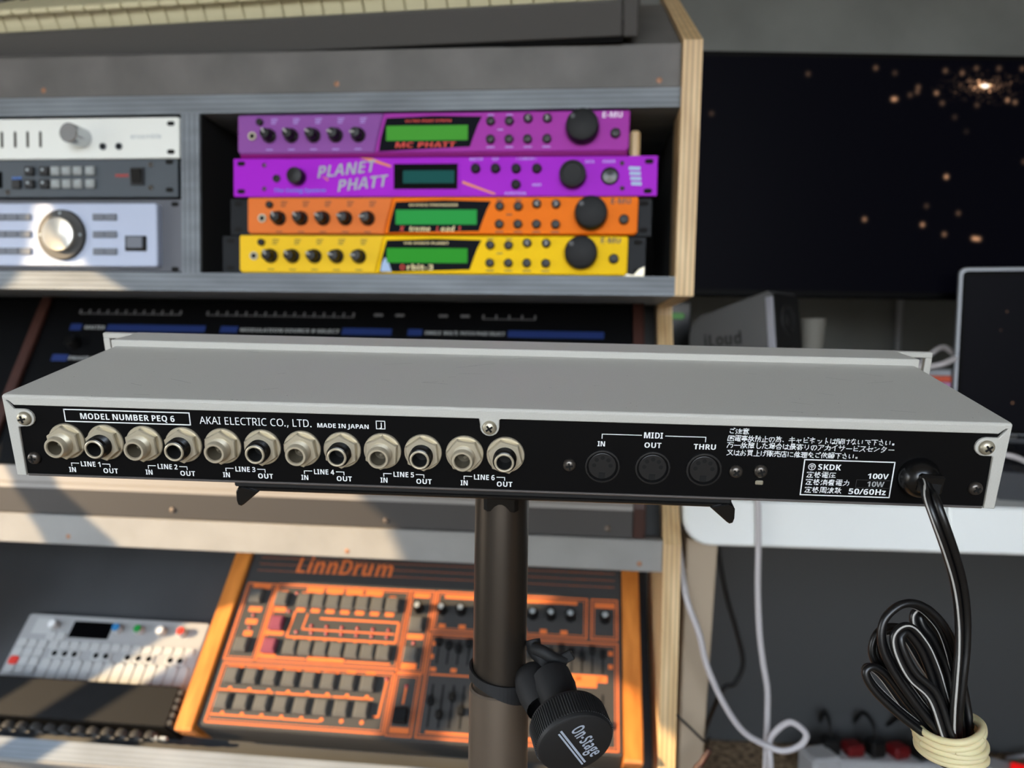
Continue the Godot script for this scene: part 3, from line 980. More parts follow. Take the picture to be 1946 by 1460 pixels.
# ================================================================ the stand under it
func stand():
	var t := thing("equipment_stand", "black tubular stand with padded platform and round tightening knob carrying the beige unit", "stand", T0)
	var b := MB.new()
	var pf := D
	b.bx(pf, -.1195, .1115, -.0462, -.0436, -.085, -.004, .0008)
	part("platform", b, "black_plastic", t)
	b = MB.new()
	b.bx(pf, -.1205, .1105, -.0436, -.0405, -.085, -.003, .0006)
	part("foam_pad", b, "black_matte", t)
	# bent end hooks: rounded triangle turned down at each end
	for s in [-1.0, 1.0]:
		b = MB.new()
		var p := []
		for q in [[.0, -.0436], [.0020, -.0444], [.0030, -.0462], [.0032, -.0510], [.0026, -.0532], [.0012, -.0537], [-.0002, -.0528], [-.0082, -.0458]]:
			p.append(Vector2((.1095 + q[0]) if s > 0 else (-.1172 - q[0]), q[1]))
		b.prism(pf, p, -.020, -.003, .0005)
		part("end_hook", b, "black_plastic", t)
	var up := Transform3D(Basis(Vector3(1, 0, 0), Vector3(0, 0, -1), Vector3(0, 1, 0)), Vector3.ZERO) # lathe axis turned upright
	b = MB.new()
	b.lathe(Transform3D(up.basis, Vector3(-.0042, .70, -.3956)), [Vector2(.0143, 0), Vector2(.0143, .1505), Vector2(.0125, .151), Vector2(0, .151)], 48)
	part("upper_tube", b, "tube_black", t)
	b = MB.new()
	b.bx(Transform3D(D.basis, Vector3(-.0042, .848, -.3900)), -.009, .009, -.006, .010, -.009, .009, .002)
	part("tilt_bracket", b, "black_plastic", t)
	b = MB.new()
	b.lathe(Transform3D(up.basis, Vector3(-.0042, .0, -.3956)), [Vector2(.0161, .02), Vector2(.0161, .7430), Vector2(.0152, .7440), Vector2(.0143, .7440)], 48)
	part("lower_tube", b, "tube_satin", t)
	# three legs on the floor
	for k in 3:
		b = MB.new()
		var a := TAU * k / 3 + .5
		var d := Vector3(cos(a), 0, sin(a))
		b.tube(smooth([Vector3(-.0042, .32, -.3956) + d * .018, Vector3(-.0042, .15, -.3956) + d * .14, Vector3(-.0042, .012, -.3956) + d * .30], 5), .010, 10)
		part("leg", b, "tube_black", t)
	# clutch body between tube and knob
	b = MB.new()
	var ax := Vector3(.23, -.35, .90).normalized()
	var kx := ax.cross(Vector3.UP).normalized() * -1.0
	var kb := Basis(Vector3.UP.cross(ax).normalized(), ax.cross(Vector3.UP.cross(ax)).normalized(), ax)
	var kc := Vector3(.0290, .7478, -.3545)
	b.lathe(Transform3D(kb, kc - ax * .026), [Vector2(.0100, 0), Vector2(.0105, .008), Vector2(.009, .018), Vector2(.0085, .028), Vector2(0, .03)], 20)
	b.lathe(Transform3D(kb, Vector3(.0125, .7545, -.3915)), [Vector2(.006, 0), Vector2(.0098, .004), Vector2(.0108, .010), Vector2(.0102, .018), Vector2(.0085, .026)], 18)
	part("clutch_body", b, "webbing", t)
	b = MB.new()
	var kt := Transform3D(kb, kc)
	var prof := [Vector2(.012, 0), Vector2(.0178, .001), Vector2(.0192, .003)]
	b.lathe(kt, [Vector2(.012, 0), Vector2(.0180, .0005), Vector2(.0186, .0022), Vector2(.0186, .0140), Vector2(.0180, .0154), Vector2(.0168, .0160), Vector2(0, .0160)], 60)
	var kn := part("tightening_knob", b, "rubber", t)
	b = MB.new()
	for k in 90:
		b.box(kt * rot(Vector3(0, 0, 1), k * 4.0) * at(.01875, 0, .0081), Vector3(.0008, .00065, .0116), .0002)
	var kr := part("knurling", b, "rubber", kn)
	kr.set_meta("kind", "stuff")
	b = MB.new()
	var lt := kt * at(.0, .0, .0162) * rot(Vector3(0, 0, 1), -56)
	text(b, "On-Stage", lt * at(.0012, .0020), .0066, 0, .0230)
	b.bar(lt, Vector2(-.0135, -.0016), Vector2(.0135, -.0016), .0011)
	b.bar(lt, Vector2(-.0125, -.0032), Vector2(.0140, -.0032), .0009)
	part("logo", b, "knob_print", kn)
	# webbing strap tied round the tube
	var st := thing("cable_strap", "black woven strap tied round the stand tube above the knob", "strap", Transform3D(Basis(), Vector3(-.0042, .747, -.3956)))
	b = MB.new()
	for i in 48:
		var q := []
		for e in [i, i + 1]:
			var a: float = TAU * e / 48.0
			var y: float = -cos(a) * .0050
			for r in [.0150, .0163]:
				for dy in [-.0048, .0048]: q.append(Vector3(cos(a) * r, y + dy * (.75 + .25 * sin(a * 2.0)), sin(a) * r))
		var nn := Vector3(q[2].x, 0, q[2].z).normalized()
		b.quad(q[2], q[6], q[7], q[3], nn)
		b.quad(q[0], q[4], q[5], q[1], -nn)
		b.quad(q[1], q[5], q[7], q[3], Vector3.UP)
		b.quad(q[0], q[4], q[6], q[2], Vector3.DOWN)
	part("loop", b, "webbing", st)
	b = MB.new()
	b.tube(smooth(vecs([.015, -.004, .012, .021, .004, .014, .0235, .014, .010, .019, .019, .006, .0175, .024, .004]), 5), .0042, 8)
	b.tube(smooth(vecs([.018, .022, .010, .023, .0215, .014, .029, .018, .014, .034, .016, .012]), 5), .0032, 8)
	part("tail", b, "webbing", st)
	b = MB.new()
	b.box(at(.0355, .0185, .012) * rot(Vector3(0, 0, 1), 30), Vector3(.0065, .0055, .003), .0006)
	part("strap_end", b, "webbing", st)

# ================================================================ keyboard on the top tier
func keyboard():
	var a := deg_to_rad(32)
	var x := Vector3(.998, 0, .059).normalized()
	var nn := Vector3(0, cos(a), sin(a))
	nn = (nn - x * nn.dot(x)).normalized()
	var t := thing("keyboard_synthesizer", "dark keyboard synthesizer with cream keys on the sloping top tier of the rack", "keyboard", R * Transform3D(Basis(x, nn, x.cross(nn)), Vector3(.4405, .1225, .012)))
	var b := MB.new()
	b.bx(T0, -.80, 0, 0, .0350, -.013, 0, .0015)
	part("keyslip", b, "keyslip", t)
	b = MB.new()
	b.bx(T0, .0006, .0172, -.001, .075, -.24, .0015, .002)
	part("end_block", b, "keyslip", t)
	b = MB.new()
	b.bx(T0, -.80, .0005, -.006, .0, -.24, -.002)
	b.bx(T0, -.80, .0005, 0, .060, -.24, -.17)
	part("case", b, "synth_black", t)
	var wm := MB.new()
	wm.bx(T0, -.01135, .01135, .004, .0520, -.150, -.0230, .001)
	wm.bx(T0, -.01135, .01135, .0520, .0590, -.152, -.0135, .0018)
	var wmesh := wm.mesh()
	var bm := MB.new()
	bm.prism(Transform3D(Basis(Vector3(0, 0, 1), Vector3(0, 1, 0), Vector3(1, 0, 0)), Vector3(-.0055, 0, 0)), v2s([-.152, .056, -.100, .056, -.106, .0690, -.152, .0700]), 0, .011, .001)
	var bmesh := bm.mesh()
	for i in 33:
		inst("white_key", wmesh, "key_cream", t, "", at(-.0125 - i * .0241, 0, 0))
		if [true, true, false, true, true, true, false][i % 7]:
			inst("black_key", bmesh, "key_black", t, "", at(-.0245 - i * .0241, 0, 0))

# ================================================================ rack units, panel coordinates in metres on the rack's front
func slots(t: Node, pts: Array, z := 0.0):
	for p in pts:
		var b := MB.new()
		b.prism(at(0, 0, z), rrect(p[0] - .0047, p[1] - .0026, p[0] + .0047, p[1] + .0026, .0026), 0, .0003)
		part("mounting_slot", b, "hole", t)

func left_modules():
	# white audio interface
	var t := thing("audio_interface", "brushed white rack audio interface with silver knob, topmost of the left bay", "audio unit", R, "")
	var b := MB.new()
	b.prism(T0, rrect(-.548, .0012, -.0655, .0481, .0025), -.004, 0, .0006)
	part("front_panel", b, "alu_white", t)
	b = MB.new()
	b.bx(T0, -.535, -.080, .003, .0455, -.22, -.0041)
	part("case", b, "bay_black", t)
	for x in [-.2875, -.2705, -.2546, -.2383]:
		b = MB.new()
		b.prism(T0, rrect(x - .0016, .0148, x + .0016, .0337, .0015), 0, .0004)
		part("meter_slot", b, "slot", t)
	b = MB.new()
	b.lathe(at(-.1850, .0250, 0), [Vector2(.0115, 0), Vector2(.0112, .0245), Vector2(.0103, .0255), Vector2(0, .0255)], 32)
	part("volume_knob", b, "alu", t)
	for x in [-.1598, -.1399]:
		b = MB.new()
		b.lathe(at(x, .0152, 0), [Vector2(.0042, 0), Vector2(.0040, .0012), Vector2(.0028, .0012), Vector2(.0027, -.001)], 20)
		var j := part("headphone_jack", b, "slate", t)
		b = MB.new()
		b.disc(T0, x, .0152, .0028, .0006)
		part("bore", b, "hole", j)
	b = MB.new()
	text(b, "ensemble", at(-.1250, .0240, .0003), .0050, -1, .0375, false)
	part("lettering", b, "print_grey", t)
	slots(t, [[-.0757, .0408], [-.0759, .0085]])
	# dark unit with two rows of square buttons
	t = thing("button_controller", "dark slate rack unit with two rows of small square buttons between white and silver units", "audio unit", R)
	b = MB.new()
	b.prism(T0, rrect(-.551, -.0432, -.0680, .0003, .001), -.004, -.0005, .0006)
	part("front_panel", b, "slate", t)
	b = MB.new()
	b.bx(T0, -.535, -.080, -.0415, -.001, -.22, -.0045)
	part("case", b, "bay_black", t)
	b = MB.new()
	b.bx(T0, -.36, -.2885, -.0325, -.0134, -.0005, .0006, .0005)
	part("display_window", b, "op_screen", t)
	var xs := [-.2522, -.2332, -.2190, -.2050, -.1909, -.1754]
	for r in 2:
		for i in 6:
			b = MB.new()
			var y: float = [-.0128, -.0278][r]
			b.bx(T0, xs[i] - .0060, xs[i] + .0060, y - .0055, y + .0050, -.0005, .0035, .0012)
			var o := part("square_button", b, "pale_button" if i >= 2 else "dark_button", t)
			b = MB.new()
			b.disc(at(0, 0, .0036), xs[i] - .0012, y + .001, .0018, 0, 8)
			part("legend", b, "print_grey", o)
	b = MB.new()
	b.bx(T0, -.2752, -.2635, -.0335, -.0228, -.0005, .0030, .001)
	part("square_button", b, "dark_button", t)
	b = MB.new()
	text(b, "SAVE", at(-.2697, -.0222, .0001), .0030, 0, .012)
	part("lettering", b, "print_blue", t)
	b = MB.new()
	text(b, "POWER", at(-.1365, -.0200, .0001), .0030, 0, .016)
	part("lettering", b, "print_red", t)
	b = MB.new()
	b.bx(T0, -.1262, -.1088, -.0300, -.0093, -.0005, .0010, .0005)
	var sw := part("rocker_switch", b, "dark_button", t)
	b = MB.new()
	b.prism(Transform3D(Basis(Vector3(0, 0, 1), Vector3(0, 1, 0), Vector3(1, 0, 0)), Vector3(-.1235, 0, 0)), v2s([0, -.0275, .0016, -.0275, .0050, -.0120, 0, -.0115]), 0, .0120)
	part("rocker", b, "black_plastic", sw)
	for p in [[-.1011, -.0059], [-.1013, -.0324], [-.2818, -.0374]]: screw(at(p[0], p[1], -.0005), .0030, "black_screw", t, "panel_screw")
	slots(t, [[-.0780, -.0031], [-.0780, -.0352]])
	# silver unit with jog wheel
	t = thing("jog_wheel_controller", "pale silver rack unit with large jog wheel, lowest of the left bay", "audio unit", R)
	b = MB.new()
	b.bx(T0, -.551, -.0683, -.1290, -.0440, -.014, -.010, .0006)
	part("rack_ears", b, "ear_grey", t)
	b = MB.new()
	b.prism(T0, rrect(-.525, -.1245, -.0940, -.0505, .0040), -.010, 0, .0012)
	part("front_panel", b, "silver_blue", t)
	b = MB.new()
	b.bx(T0, -.535, -.080, -.127, -.046, -.22, -.0141)
	part("case", b, "bay_black", t)
	b = MB.new()
	b.lathe(at(-.2120, -.0880, 0), [Vector2(.0298, 0), Vector2(.0296, .0035), Vector2(.0285, .0050), Vector2(.0212, .0050), Vector2(.0208, .0040), Vector2(0, .0040)], 48)
	var jw := part("jog_ring", b, "jog_dark", t)
	b = MB.new()
	b.lathe(at(-.2120, -.0880, .0040), [Vector2(.0205, 0), Vector2(.0202, .0055), Vector2(.0190, .0065), Vector2(.015, .0058), Vector2(0, .0052)], 48)
	part("jog_wheel", b, "jog_face", jw)
	for k in 3:
		var q: Vector2 = [Vector2(0, .0253), Vector2(-.0253, 0), Vector2(.0253, 0)][k]
		b = MB.new()
		b.disc(at(-.2120, -.0880, .0052), q.x, q.y, .0017, 0, 10)
		part("jog_legend", b, "print_grey", jw)
	for r in 3:
		var y0: float = [-.0630, -.0832, -.1033][r]
		for i in 5:
			b = MB.new()
			var x0: float = [-.3035, -.2838, -.2682, -.1734, -.1582][i]
			var x1: float = [-.2842, -.2686, -.2522, -.1586, -.1434][i]
			b.bx(T0, x0, x1, y0 - .0078, y0, 0, .0022, .0007)
			part("soft_button", b, "grey_button", t)
	b = MB.new()
	b.prism(T0, rrect(-.1335, -.1063, -.1070, -.0885, .001), 0, .0012, .0004)
	sw = part("power_switch", b, "black_plastic", t)
	b = MB.new()
	b.bx(T0, -.1302, -.1105, -.1030, -.0900, .001, .0038, .0008)
	part("rocker", b, "grey_button", sw)
	slots(t, [[-.0772, -.0500], [-.0778, -.1261]], -.0100)

# one sound module with sloping display window; x0, y0: upper left corner of its coloured front
func proteus(t: Node, x0: float, y0: float, h: float, cl: String, cr: String, lcd: String, pr: String, emu: String):
	var f := at(x0, y0)
	var dv := v2s([.1715, 0, .1690, -.010, .1660, -.022, .1630, -.034, .1612, -h])
	var l := [Vector2(.0015, 0), Vector2(0, -.002), Vector2(0, -h + .003), Vector2(.003, -h)]
	var rdv := dv.duplicate()
	rdv.reverse()
	l.append_array(rdv)
	var b := MB.new()
	b.prism(f, l, -.014, -.0004, .0012)
	part("front_panel", b, cl, t)
	var r := [Vector2(.4450, 0), Vector2(.4465, -.002), Vector2(.4460, -h + .003), Vector2(.4430, -h)]
	rdv = dv.duplicate()
	rdv.reverse()
	for q in rdv: r.append(q + Vector2(.0006, 0))
	b = MB.new()
	b.prism(f, r, -.014, 0, .0012)
	part("front_panel", b, cr, t)
	b = MB.new()
	var ww := v2s([.1750, -.0055, .1722, -.0145, .1690, -.027, .1665, -h + .0012, .2705, -.0378, .2745, -.026, .2790, -.014, .2835, -.0050, .230, -.0035])
	b.prism(f, ww, -.001, .0006, .0003)
	var win := part("display_window", b, "window_navy", t)
	b = MB.new()
	b.bx(f, .1752, .2680, -.0307, -.0142, .0003, .0010, .0002)
	part("display", b, lcd, win)
	b = MB.new()
	b.lathe(f * at(.0270, -.0083), [Vector2(.0042, 0), Vector2(.0040, .003), Vector2(.003, .004), Vector2(0, .0042)], 18)
	part("button", b, "button_black", t)
	b = MB.new()
	b.lathe(f * at(.0178, -.0238), [Vector2(.0050, 0), Vector2(.0048, .0014), Vector2(.0030, .0014), Vector2(.0029, 0), Vector2(0, 0)], 20)
	var j := part("headphone_jack", b, "nickel", t)
	b = MB.new()
	b.disc(f * at(.0178, -.0238, .0008), 0, 0, .0030)
	part("bore", b, "hole", j)
	for k in 5:
		var kx := .0382 + k * .02615
		b = MB.new()
		b.lathe(f * at(kx, -.0238), [Vector2(.0082, 0), Vector2(.0080, .003), Vector2(.0062, .004), Vector2(.0058, .0135), Vector2(.0050, .0148), Vector2(0, .0150)], 24)
		var kn := part("knob", b, "knob_black", t)
		b = MB.new()
		b.box(f * at(kx, -.0238, .0140) * rot(Vector3(0, 0, 1), 120.0 + k * 14) * at(.0032, 0, 0), Vector3(.0062, .0022, .0030), .0006)
		part("pointer", b, "op_key", kn)
	for k in 8:
		var bxp: float = [.2935, .3143, .3350, .3563][k % 4]
		var byp: float = [-.0104, -.0106, -.0080, -.0082, -.0303, -.0303, -.0303, -.0304][k]
		b = MB.new()
		b.lathe(f * at(bxp, byp), [Vector2(.0050, 0), Vector2(.0048, .004), Vector2(.0036, .0054), Vector2(0, .0058)], 20)
		var bt := part("button", b, "button_black", t)
		if k == 2 or k == 3:
			b = MB.new()
			var o := f * at(bxp, byp, .0060)
			var s := -1.0 if k == 2 else 1.0
			b.line(o, v2s([-.0014 * s, .0022, .0014 * s, 0, -.0014 * s, -.0022]), .0010)
			part("arrow", b, "op_key", bt)
	b = MB.new()
	b.lathe(f * at(.3950, -.0190), [Vector2(.0182, 0), Vector2(.0180, .010), Vector2(.0176, .0150), Vector2(.0165, .0175), Vector2(.0120, .0186), Vector2(0, .0190)], 40)
	var dk := part("data_knob", b, "knob_grey", t)
	b = MB.new()
	b.lathe(f * at(.3950 - .0105, -.0105, .0180), [Vector2(.0030, 0), Vector2(.0026, .0009), Vector2(0, .0010)], 14)
	part("finger_dimple", b, "knob_black", dk)
	b = MB.new()
	b.lathe(f * at(.4310, -.0250), [Vector2(.0055, 0), Vector2(.0053, .004), Vector2(.004, .0055), Vector2(0, .006)], 22)
	part("power_button", b, "button_black", t)
	b = MB.new()
	var z := f * at(0, 0, .0002)
	text(b, "E-MU", z * at(.4275, -.0078), .0062, 0, .0215)
	part("logo", b, emu, t)
	# fine printed legends, too small to read
	for k in 4:
		legend(t, z, .2890 + k * .0208, .2980 + k * .0208, -.0386, pr)
		if k < 2: legend(t, z, .2900 + k * .0210, .2970 + k * .0210, -.0035, pr)
	legend(t, z, .3010, .3075, -.0196, pr)
	z = f * at(0, 0, -.0001)
	for k in 5:
		for q in 3: legend(t, z, .0400 + k * .0261, .0480 + k * .0261 - q * .0012, -.0050 - q * .0024, pr, .0009)
		legend(t, z, .0340 + k * .0261, .0420 + k * .0261, -.0392, pr, .0010)

func legend(t: Node, z: Transform3D, x0: float, x1: float, y: float, m: String, w := .0012):
	var b := MB.new()
	b.bar(z, Vector2(x0, y), Vector2(x1, y), w)
	part("legend", b, m, t)

func module_case(t: Node, x0: float, x1: float, y0: float, y1: float, m := "bay_black"):
	var b := MB.new()
	b.bx(T0, x0, x1, y0, y1, -.22, -.0139)
	part("case", b, m, t)

func ears(t: Node, x0: float, x1: float, y0: float, y1: float):
	var b := MB.new()
	b.prism(T0, rrect(x0, y0, x1, y1, .001), -.0138, -.0105, .0004)
	part("rack_ears", b, "ear_black", t)
	for x in [x0 + .0100, x1 - .0088]: slots(t, [[x, y0 + .0065], [x, y1 - .0060]], -.0104)

func sound_modules():
	var t := thing("sound_module", "pink purple sound module without rack ears, topmost of the stack in the right bay", "audio unit", R, "sound modules stacked in the right bay")
	proteus(t, .0050, .0490, .0435, "purple_l", "purple_r", "lcd_a", "print_lilac", "print_white")
	var b := MB.new()
	b.bx(T0, .0075, .4495, .0006, .0068, -.20, -.0016, .001)
	part("bottom_lip", b, "purple_lip", t)
	module_case(t, .012, .445, .0045, .046)
	b = MB.new()
	text(b, "MC PHATT", at(.1790 + .0455, .0107, .0008), .0058, 0, .068, true, .2)
	text(b, "ULTRA PHAT SYNTH", at(.2280, .0385, .0008), .0028, 0, .052)
	part("lettering", b, "print_red", t)
	b = MB.new()
	b.bx(T0, .4535, .4650, .0016, .036, -.16, -.03, .003)
	part("side_bracket", b, "birch", t)
	t = thing("sound_module", "vivid violet rack module with graffiti lettering, second from the top in the right bay", "audio unit", R, "sound modules stacked in the right bay")
	b = MB.new()
	b.prism(T0, rrect(0, -.0434, .4826, -.0002, .0012), -.003, 0, .0005)
	part("front_panel", b, "violet", t)
	module_case(t, .016, .466, -.0425, -.001)
	slots(t, [[.0093, -.0058], [.0092, -.0374], [.4733, -.0063], [.4727, -.0383]])
	for p in [[.0370, -.0078], [.0369, -.0343], [.4441, -.0082], [.4448, -.0353]]: screw(at(p[0], p[1]), .0026, "black_screw", t, "panel_screw")
	b = MB.new()
	b.lathe(at(.0516, -.0229), [Vector2(.0046, 0), Vector2(.0044, .0015), Vector2(.0030, .0015), Vector2(.0029, .0002), Vector2(0, .0002)], 20)
	part("headphone_jack", b, "black_plastic", t)
	b = MB.new()
	b.lathe(at(.0770, -.0215), [Vector2(.0098, 0), Vector2(.0095, .011), Vector2(.0085, .013), Vector2(0, .0135)], 28)
	part("knob", b, "knob_black", t)
	b = MB.new()
	b.prism(T0, rrect(.1862, -.0390, .2650, -.0048, .002), 0, .0008, .0004)
	var fr := part("display_frame", b, "violet", t)
	b = MB.new()
	b.bx(T0, .1893, .2622, -.0355, -.0075, .0006, .0012)
	part("display_window", b, "op_screen", fr)
	b = MB.new()
	b.bx(T0, .2000, .2585, -.0290, -.0150, .0010, .0015)
	part("display", b, "lcd_teal", fr)
	for p in [[.2824, -.0131], [.3048, -.0132], [.3279, -.0134], [.3508, -.0135], [.3278, -.0309]]:
		b = MB.new()
		b.lathe(at(p[0], p[1]), [Vector2(.0054, 0), Vector2(.0052, .004), Vector2(.0040, .0056), Vector2(0, .006)], 22)
		part("button", b, "knob_grey", t)
	b = MB.new()
	b.lathe(at(.3906, -.0213), [Vector2(.0148, 0), Vector2(.0145, .013), Vector2(.0138, .0150), Vector2(.0115, .0152), Vector2(.0108, .0142), Vector2(0, .0138)], 36)
	part("data_knob", b, "knob_grey", t)
	b = MB.new()
	b.lathe(at(.4312, -.0221), [Vector2(.0098, 0), Vector2(.0096, .002), Vector2(.0080, .0026), Vector2(.0075, .0015), Vector2(0, .0024)], 30)
	part("power_button", b, "black_plastic", t)
	b = MB.new()
	text(b, "PLANET", at(.1330, -.0192, .0004) * rot(Vector3(0, 0, 1), 6), .0130, 0, .066, true, .28)
	text(b, "PHATT", at(.1520, -.0352, .0004) * rot(Vector3(0, 0, 1), 6), .0130, 0, .057, true, .28)
	part("graffiti_lettering", b, "print_grey", t)
	b = MB.new()
	b.prism(T0, v2s([.1490, .0, .1640, -.0008, .1880, -.0095, .1850, -.0112, .1680, -.0058]), -.0001, .0003)
	b.prism(T0, v2s([.2675, -.0262, .3060, -.0405, .3030, -.0418, .2670, -.0292]), -.0001, .0003)
	b.prism(T0, v2s([.1050, -.0200, .1130, -.0240, .1120, -.0262]), -.0001, .0003)
	part("orange_streaks", b, "print_orange", t)
	b = MB.new()
	text(b, "The Swing System", at(.0475, -.0385, .0003), .0042, -1, .062, true, .2)
	part("lettering", b, "print_blue", t)
	b = MB.new()
	for k in 4: b.bar(at(0, 0, .0003), Vector2(.4515 + .001 * k, -.0135 - k * .0055), Vector2(.4640 + .0006 * k, -.0140 - k * .0055), .0038)
	part("logo", b, "print_ltblue", t)
	b = MB.new()
	text(b, "MASTER", at(.2830, -.0040, .0003), .0028, 0, .015)
	text(b, "EDIT", at(.3048, -.0040, .0003), .0028, 0, .008)
	text(b, "< CURSOR >", at(.3390, -.0040, .0003), .0028, 0, .024)
	text(b, "DATA", at(.4090, -.0078, .0003), .0032, 0, .010)
	text(b, "POWER", at(.4300, -.0078, .0003), .0032, 0, .014)
	text(b, "AUDITION", at(.3270, -.0418, .0003), .0030, 0, .024)
	text(b, "MIDI", at(.3510, -.0325, .0003), .0028, 0, .010)
	part("legends", b, "print_lilac", t)
	t = thing("sound_module", "orange sound module with black rack ears under the violet one in the right bay", "audio unit", R, "sound modules stacked in the right bay")
	proteus(t, .0165, -.0442, .0410, "orange_l", "orange_r", "lcd_b", "print_dark", "print_dark")
	ears(t, -.0090, .4785, -.0860, -.0440)
	module_case(t, .012, .455, -.0850, -.045)
	b = MB.new()
	text(b, "X", at(.1985, -.0826, .0008), .0058, 0, .0, true, .2)
	text(b, "L", at(.2400, -.0826, .0008), .0058, 0, .0, true, .2)
	text(b, "1", at(.2640, -.0826, .0008), .0058, 0, .0, true, .2)
	part("lettering", b, "print_red", t)
	b = MB.new()
	text(b, "treme", at(.2190, -.0826, .0008), .0058, 0, .0240, true, .2)
	text(b, "ead", at(.2510, -.0826, .0008), .0058, 0, .0150, true, .2)
	text(b, "64 VOICE SYNTHESIZER", at(.2350, -.0545, .0008), .0026, 0, .056)
	part("lettering", b, "print_cream", t)
	t = thing("sound_module", "yellow sound module with black rack ears, lowest of the stack in the right bay", "audio unit", R, "sound modules stacked in the right bay")
	proteus(t, .0065, -.0872, .0428, "yellow_l", "yellow_r", "lcd_c", "print_dark", "print_dark")
	ears(t, -.0190, .4730, -.1307, -.0868)
	module_case(t, .002, .452, -.1300, -.088)
	b = MB.new()
	b.prism(at(0, 0, -.0104), v2s([.4495, -.1300, .4530, -.1275, .4600, -.1290, .4660, -.1225, .4720, -.1195, .4715, -.1300]), 0, .0012)
	part("foil_scrap", b, "nickel", t)
	b = MB.new()
	text(b, "O", at(.2000, -.1260, .0008), .0062)
	part("lettering", b, "print_red", t)
	b = MB.new()
	text(b, "rbit-3", at(.2205, -.1260, .0008), .0062, 0, .030)
	text(b, "THE DANCE PLANET", at(.2270, -.0970, .0008), .0026, 0, .052)
	part("lettering", b, "print_cream", t)
	b = MB.new()
	b.prism(T0, v2s([.1745, -.1280, .1765, -.1180, .1795, -.1120, .1835, -.1160, .1875, -.1280]), .0005, .0009)
	part("moon_print", b, "print_ltblue", t)

# ================================================================ black synthesizer on the second tier
func black_synth():
	var t := thing("black_synthesizer", "black synthesizer with blue stripes and red wood cheeks sloping behind the beige unit", "synthesizer", R)
	var f := tilted(60, -.2306, true)
	var b := MB.new()
	b.bx(f, -.553 + .03, .4695, -.298, -.045, -.055, 0, .001)
	part("panel", b, "synth_black", t)
	b = MB.new()
	b.bx(T0, -.523, .4695, -.4365, -.4040, -.085, -.0500, .0008)
	var fr := part("front_face", b, "synth_face", t)
	for p in [[-.1068, -.4253], [.1694, -.4273], [.4398, -.4256]]:
		screw(at(p[0], p[1], -.0502), .0038, "dull_screw", fr, "round_screw", .8)
	b = MB.new()
	b.prism(Transform3D(Basis(Vector3(0, 0, 1), Vector3(0, 1, 0), Vector3(1, 0, 0)), Vector3(-.523, 0, 0)), v2s([-.085, -.4040, -.0500, -.4040, -.0510, -.3985, -.0530, -.3960, -.0560, -.3760, -.085, -.3760]), 0, .9925)
	part("front_bezel", b, "synth_bezel", t)
	# wood cheeks
	var yz := Basis(Vector3(0, 0, 1), Vector3(0, 1, 0), Vector3(1, 0, 0))
	for u in [.4700, -.3720]:
		b = MB.new()
		b.prism(Transform3D(yz, Vector3(u, 0, 0)), v2s([-.0485, -.436, -.0440, -.400, -.0500, -.368, -.066, -.335, -.186, -.126, -.205, -.125, -.23, -.150, -.10, -.436]), 0, .0140, .0015)
		part("wood_cheek", b, "rosewood", t)
	var z := f * at(0, 0, .0004)
	b = MB.new()
	for q in [[-.317, -.300], [-.262, -.117], [-.095, -.070], [.078, .147], [.169, .189], [.305, .432]]:
		b.bar(z, Vector2(q[0], -.0925), Vector2(q[1], -.0925), .0105)
	for q in [[-.327, -.304], [-.18, -.02], [.05, .20], [.24, .43]]:
		b.bar(z, Vector2(q[0], -.1420), Vector2(q[1], -.1420), .0105)
	part("blue_stripes", b, "stripe_blue", t)
	b = MB.new()
	text(b, "MASTER", z * at(-.280, -.0955), .0055, 0, .030)
	text(b, "MODULATION SOURCE # SELECT", z * at(.004, -.0955), .0055, 0, .140)
	text(b, "SINGLE  MULTI  PATCH PAGE SELECT", z * at(.247, -.0955), .0055, 0, .108)
	text(b, "PROGRAMMER", z * at(-.270, -.1450), .0055, 0, .064)
	part("lettering", b, "grey_print", t)
	b = MB.new()
	for s in [[-.31, -.16, 12], [-.12, .09, 16], [.27, .34, 5]]:
		b.bar(z, Vector2(s[0], -.0700), Vector2(s[1], -.0700), .0011)
		for k in s[2]: b.bar(z, Vector2(lerpf(s[0], s[1], float(k) / (s[2] - 1)), -.0700), Vector2(lerpf(s[0], s[1], float(k) / (s[2] - 1)), -.0630), .0022)
	for x in [.125, .155, .215, .245]: b.bar(z, Vector2(x - .006, -.0660), Vector2(x + .006, -.0660), .004)
	part("scale_marks", b, "mark_print", t)
	for p in [[-.3000, -.1165], [-.3000, -.108]]:
		b = MB.new()
		b.lathe(f * at(p[0], p[1] - .004), [Vector2(.0095, 0), Vector2(.0085, .012), Vector2(.007, .014), Vector2(0, .0145)], 24)
		part("knob", b, "knob_black", t)
		break
	for k in 10:
		b = MB.new()
		var x := -.30 + k * .08
		b.bx(f, x - .007, x + .007, -.195, -.183, 0, .004, .001)
		part("button", b, "grey_button", t)

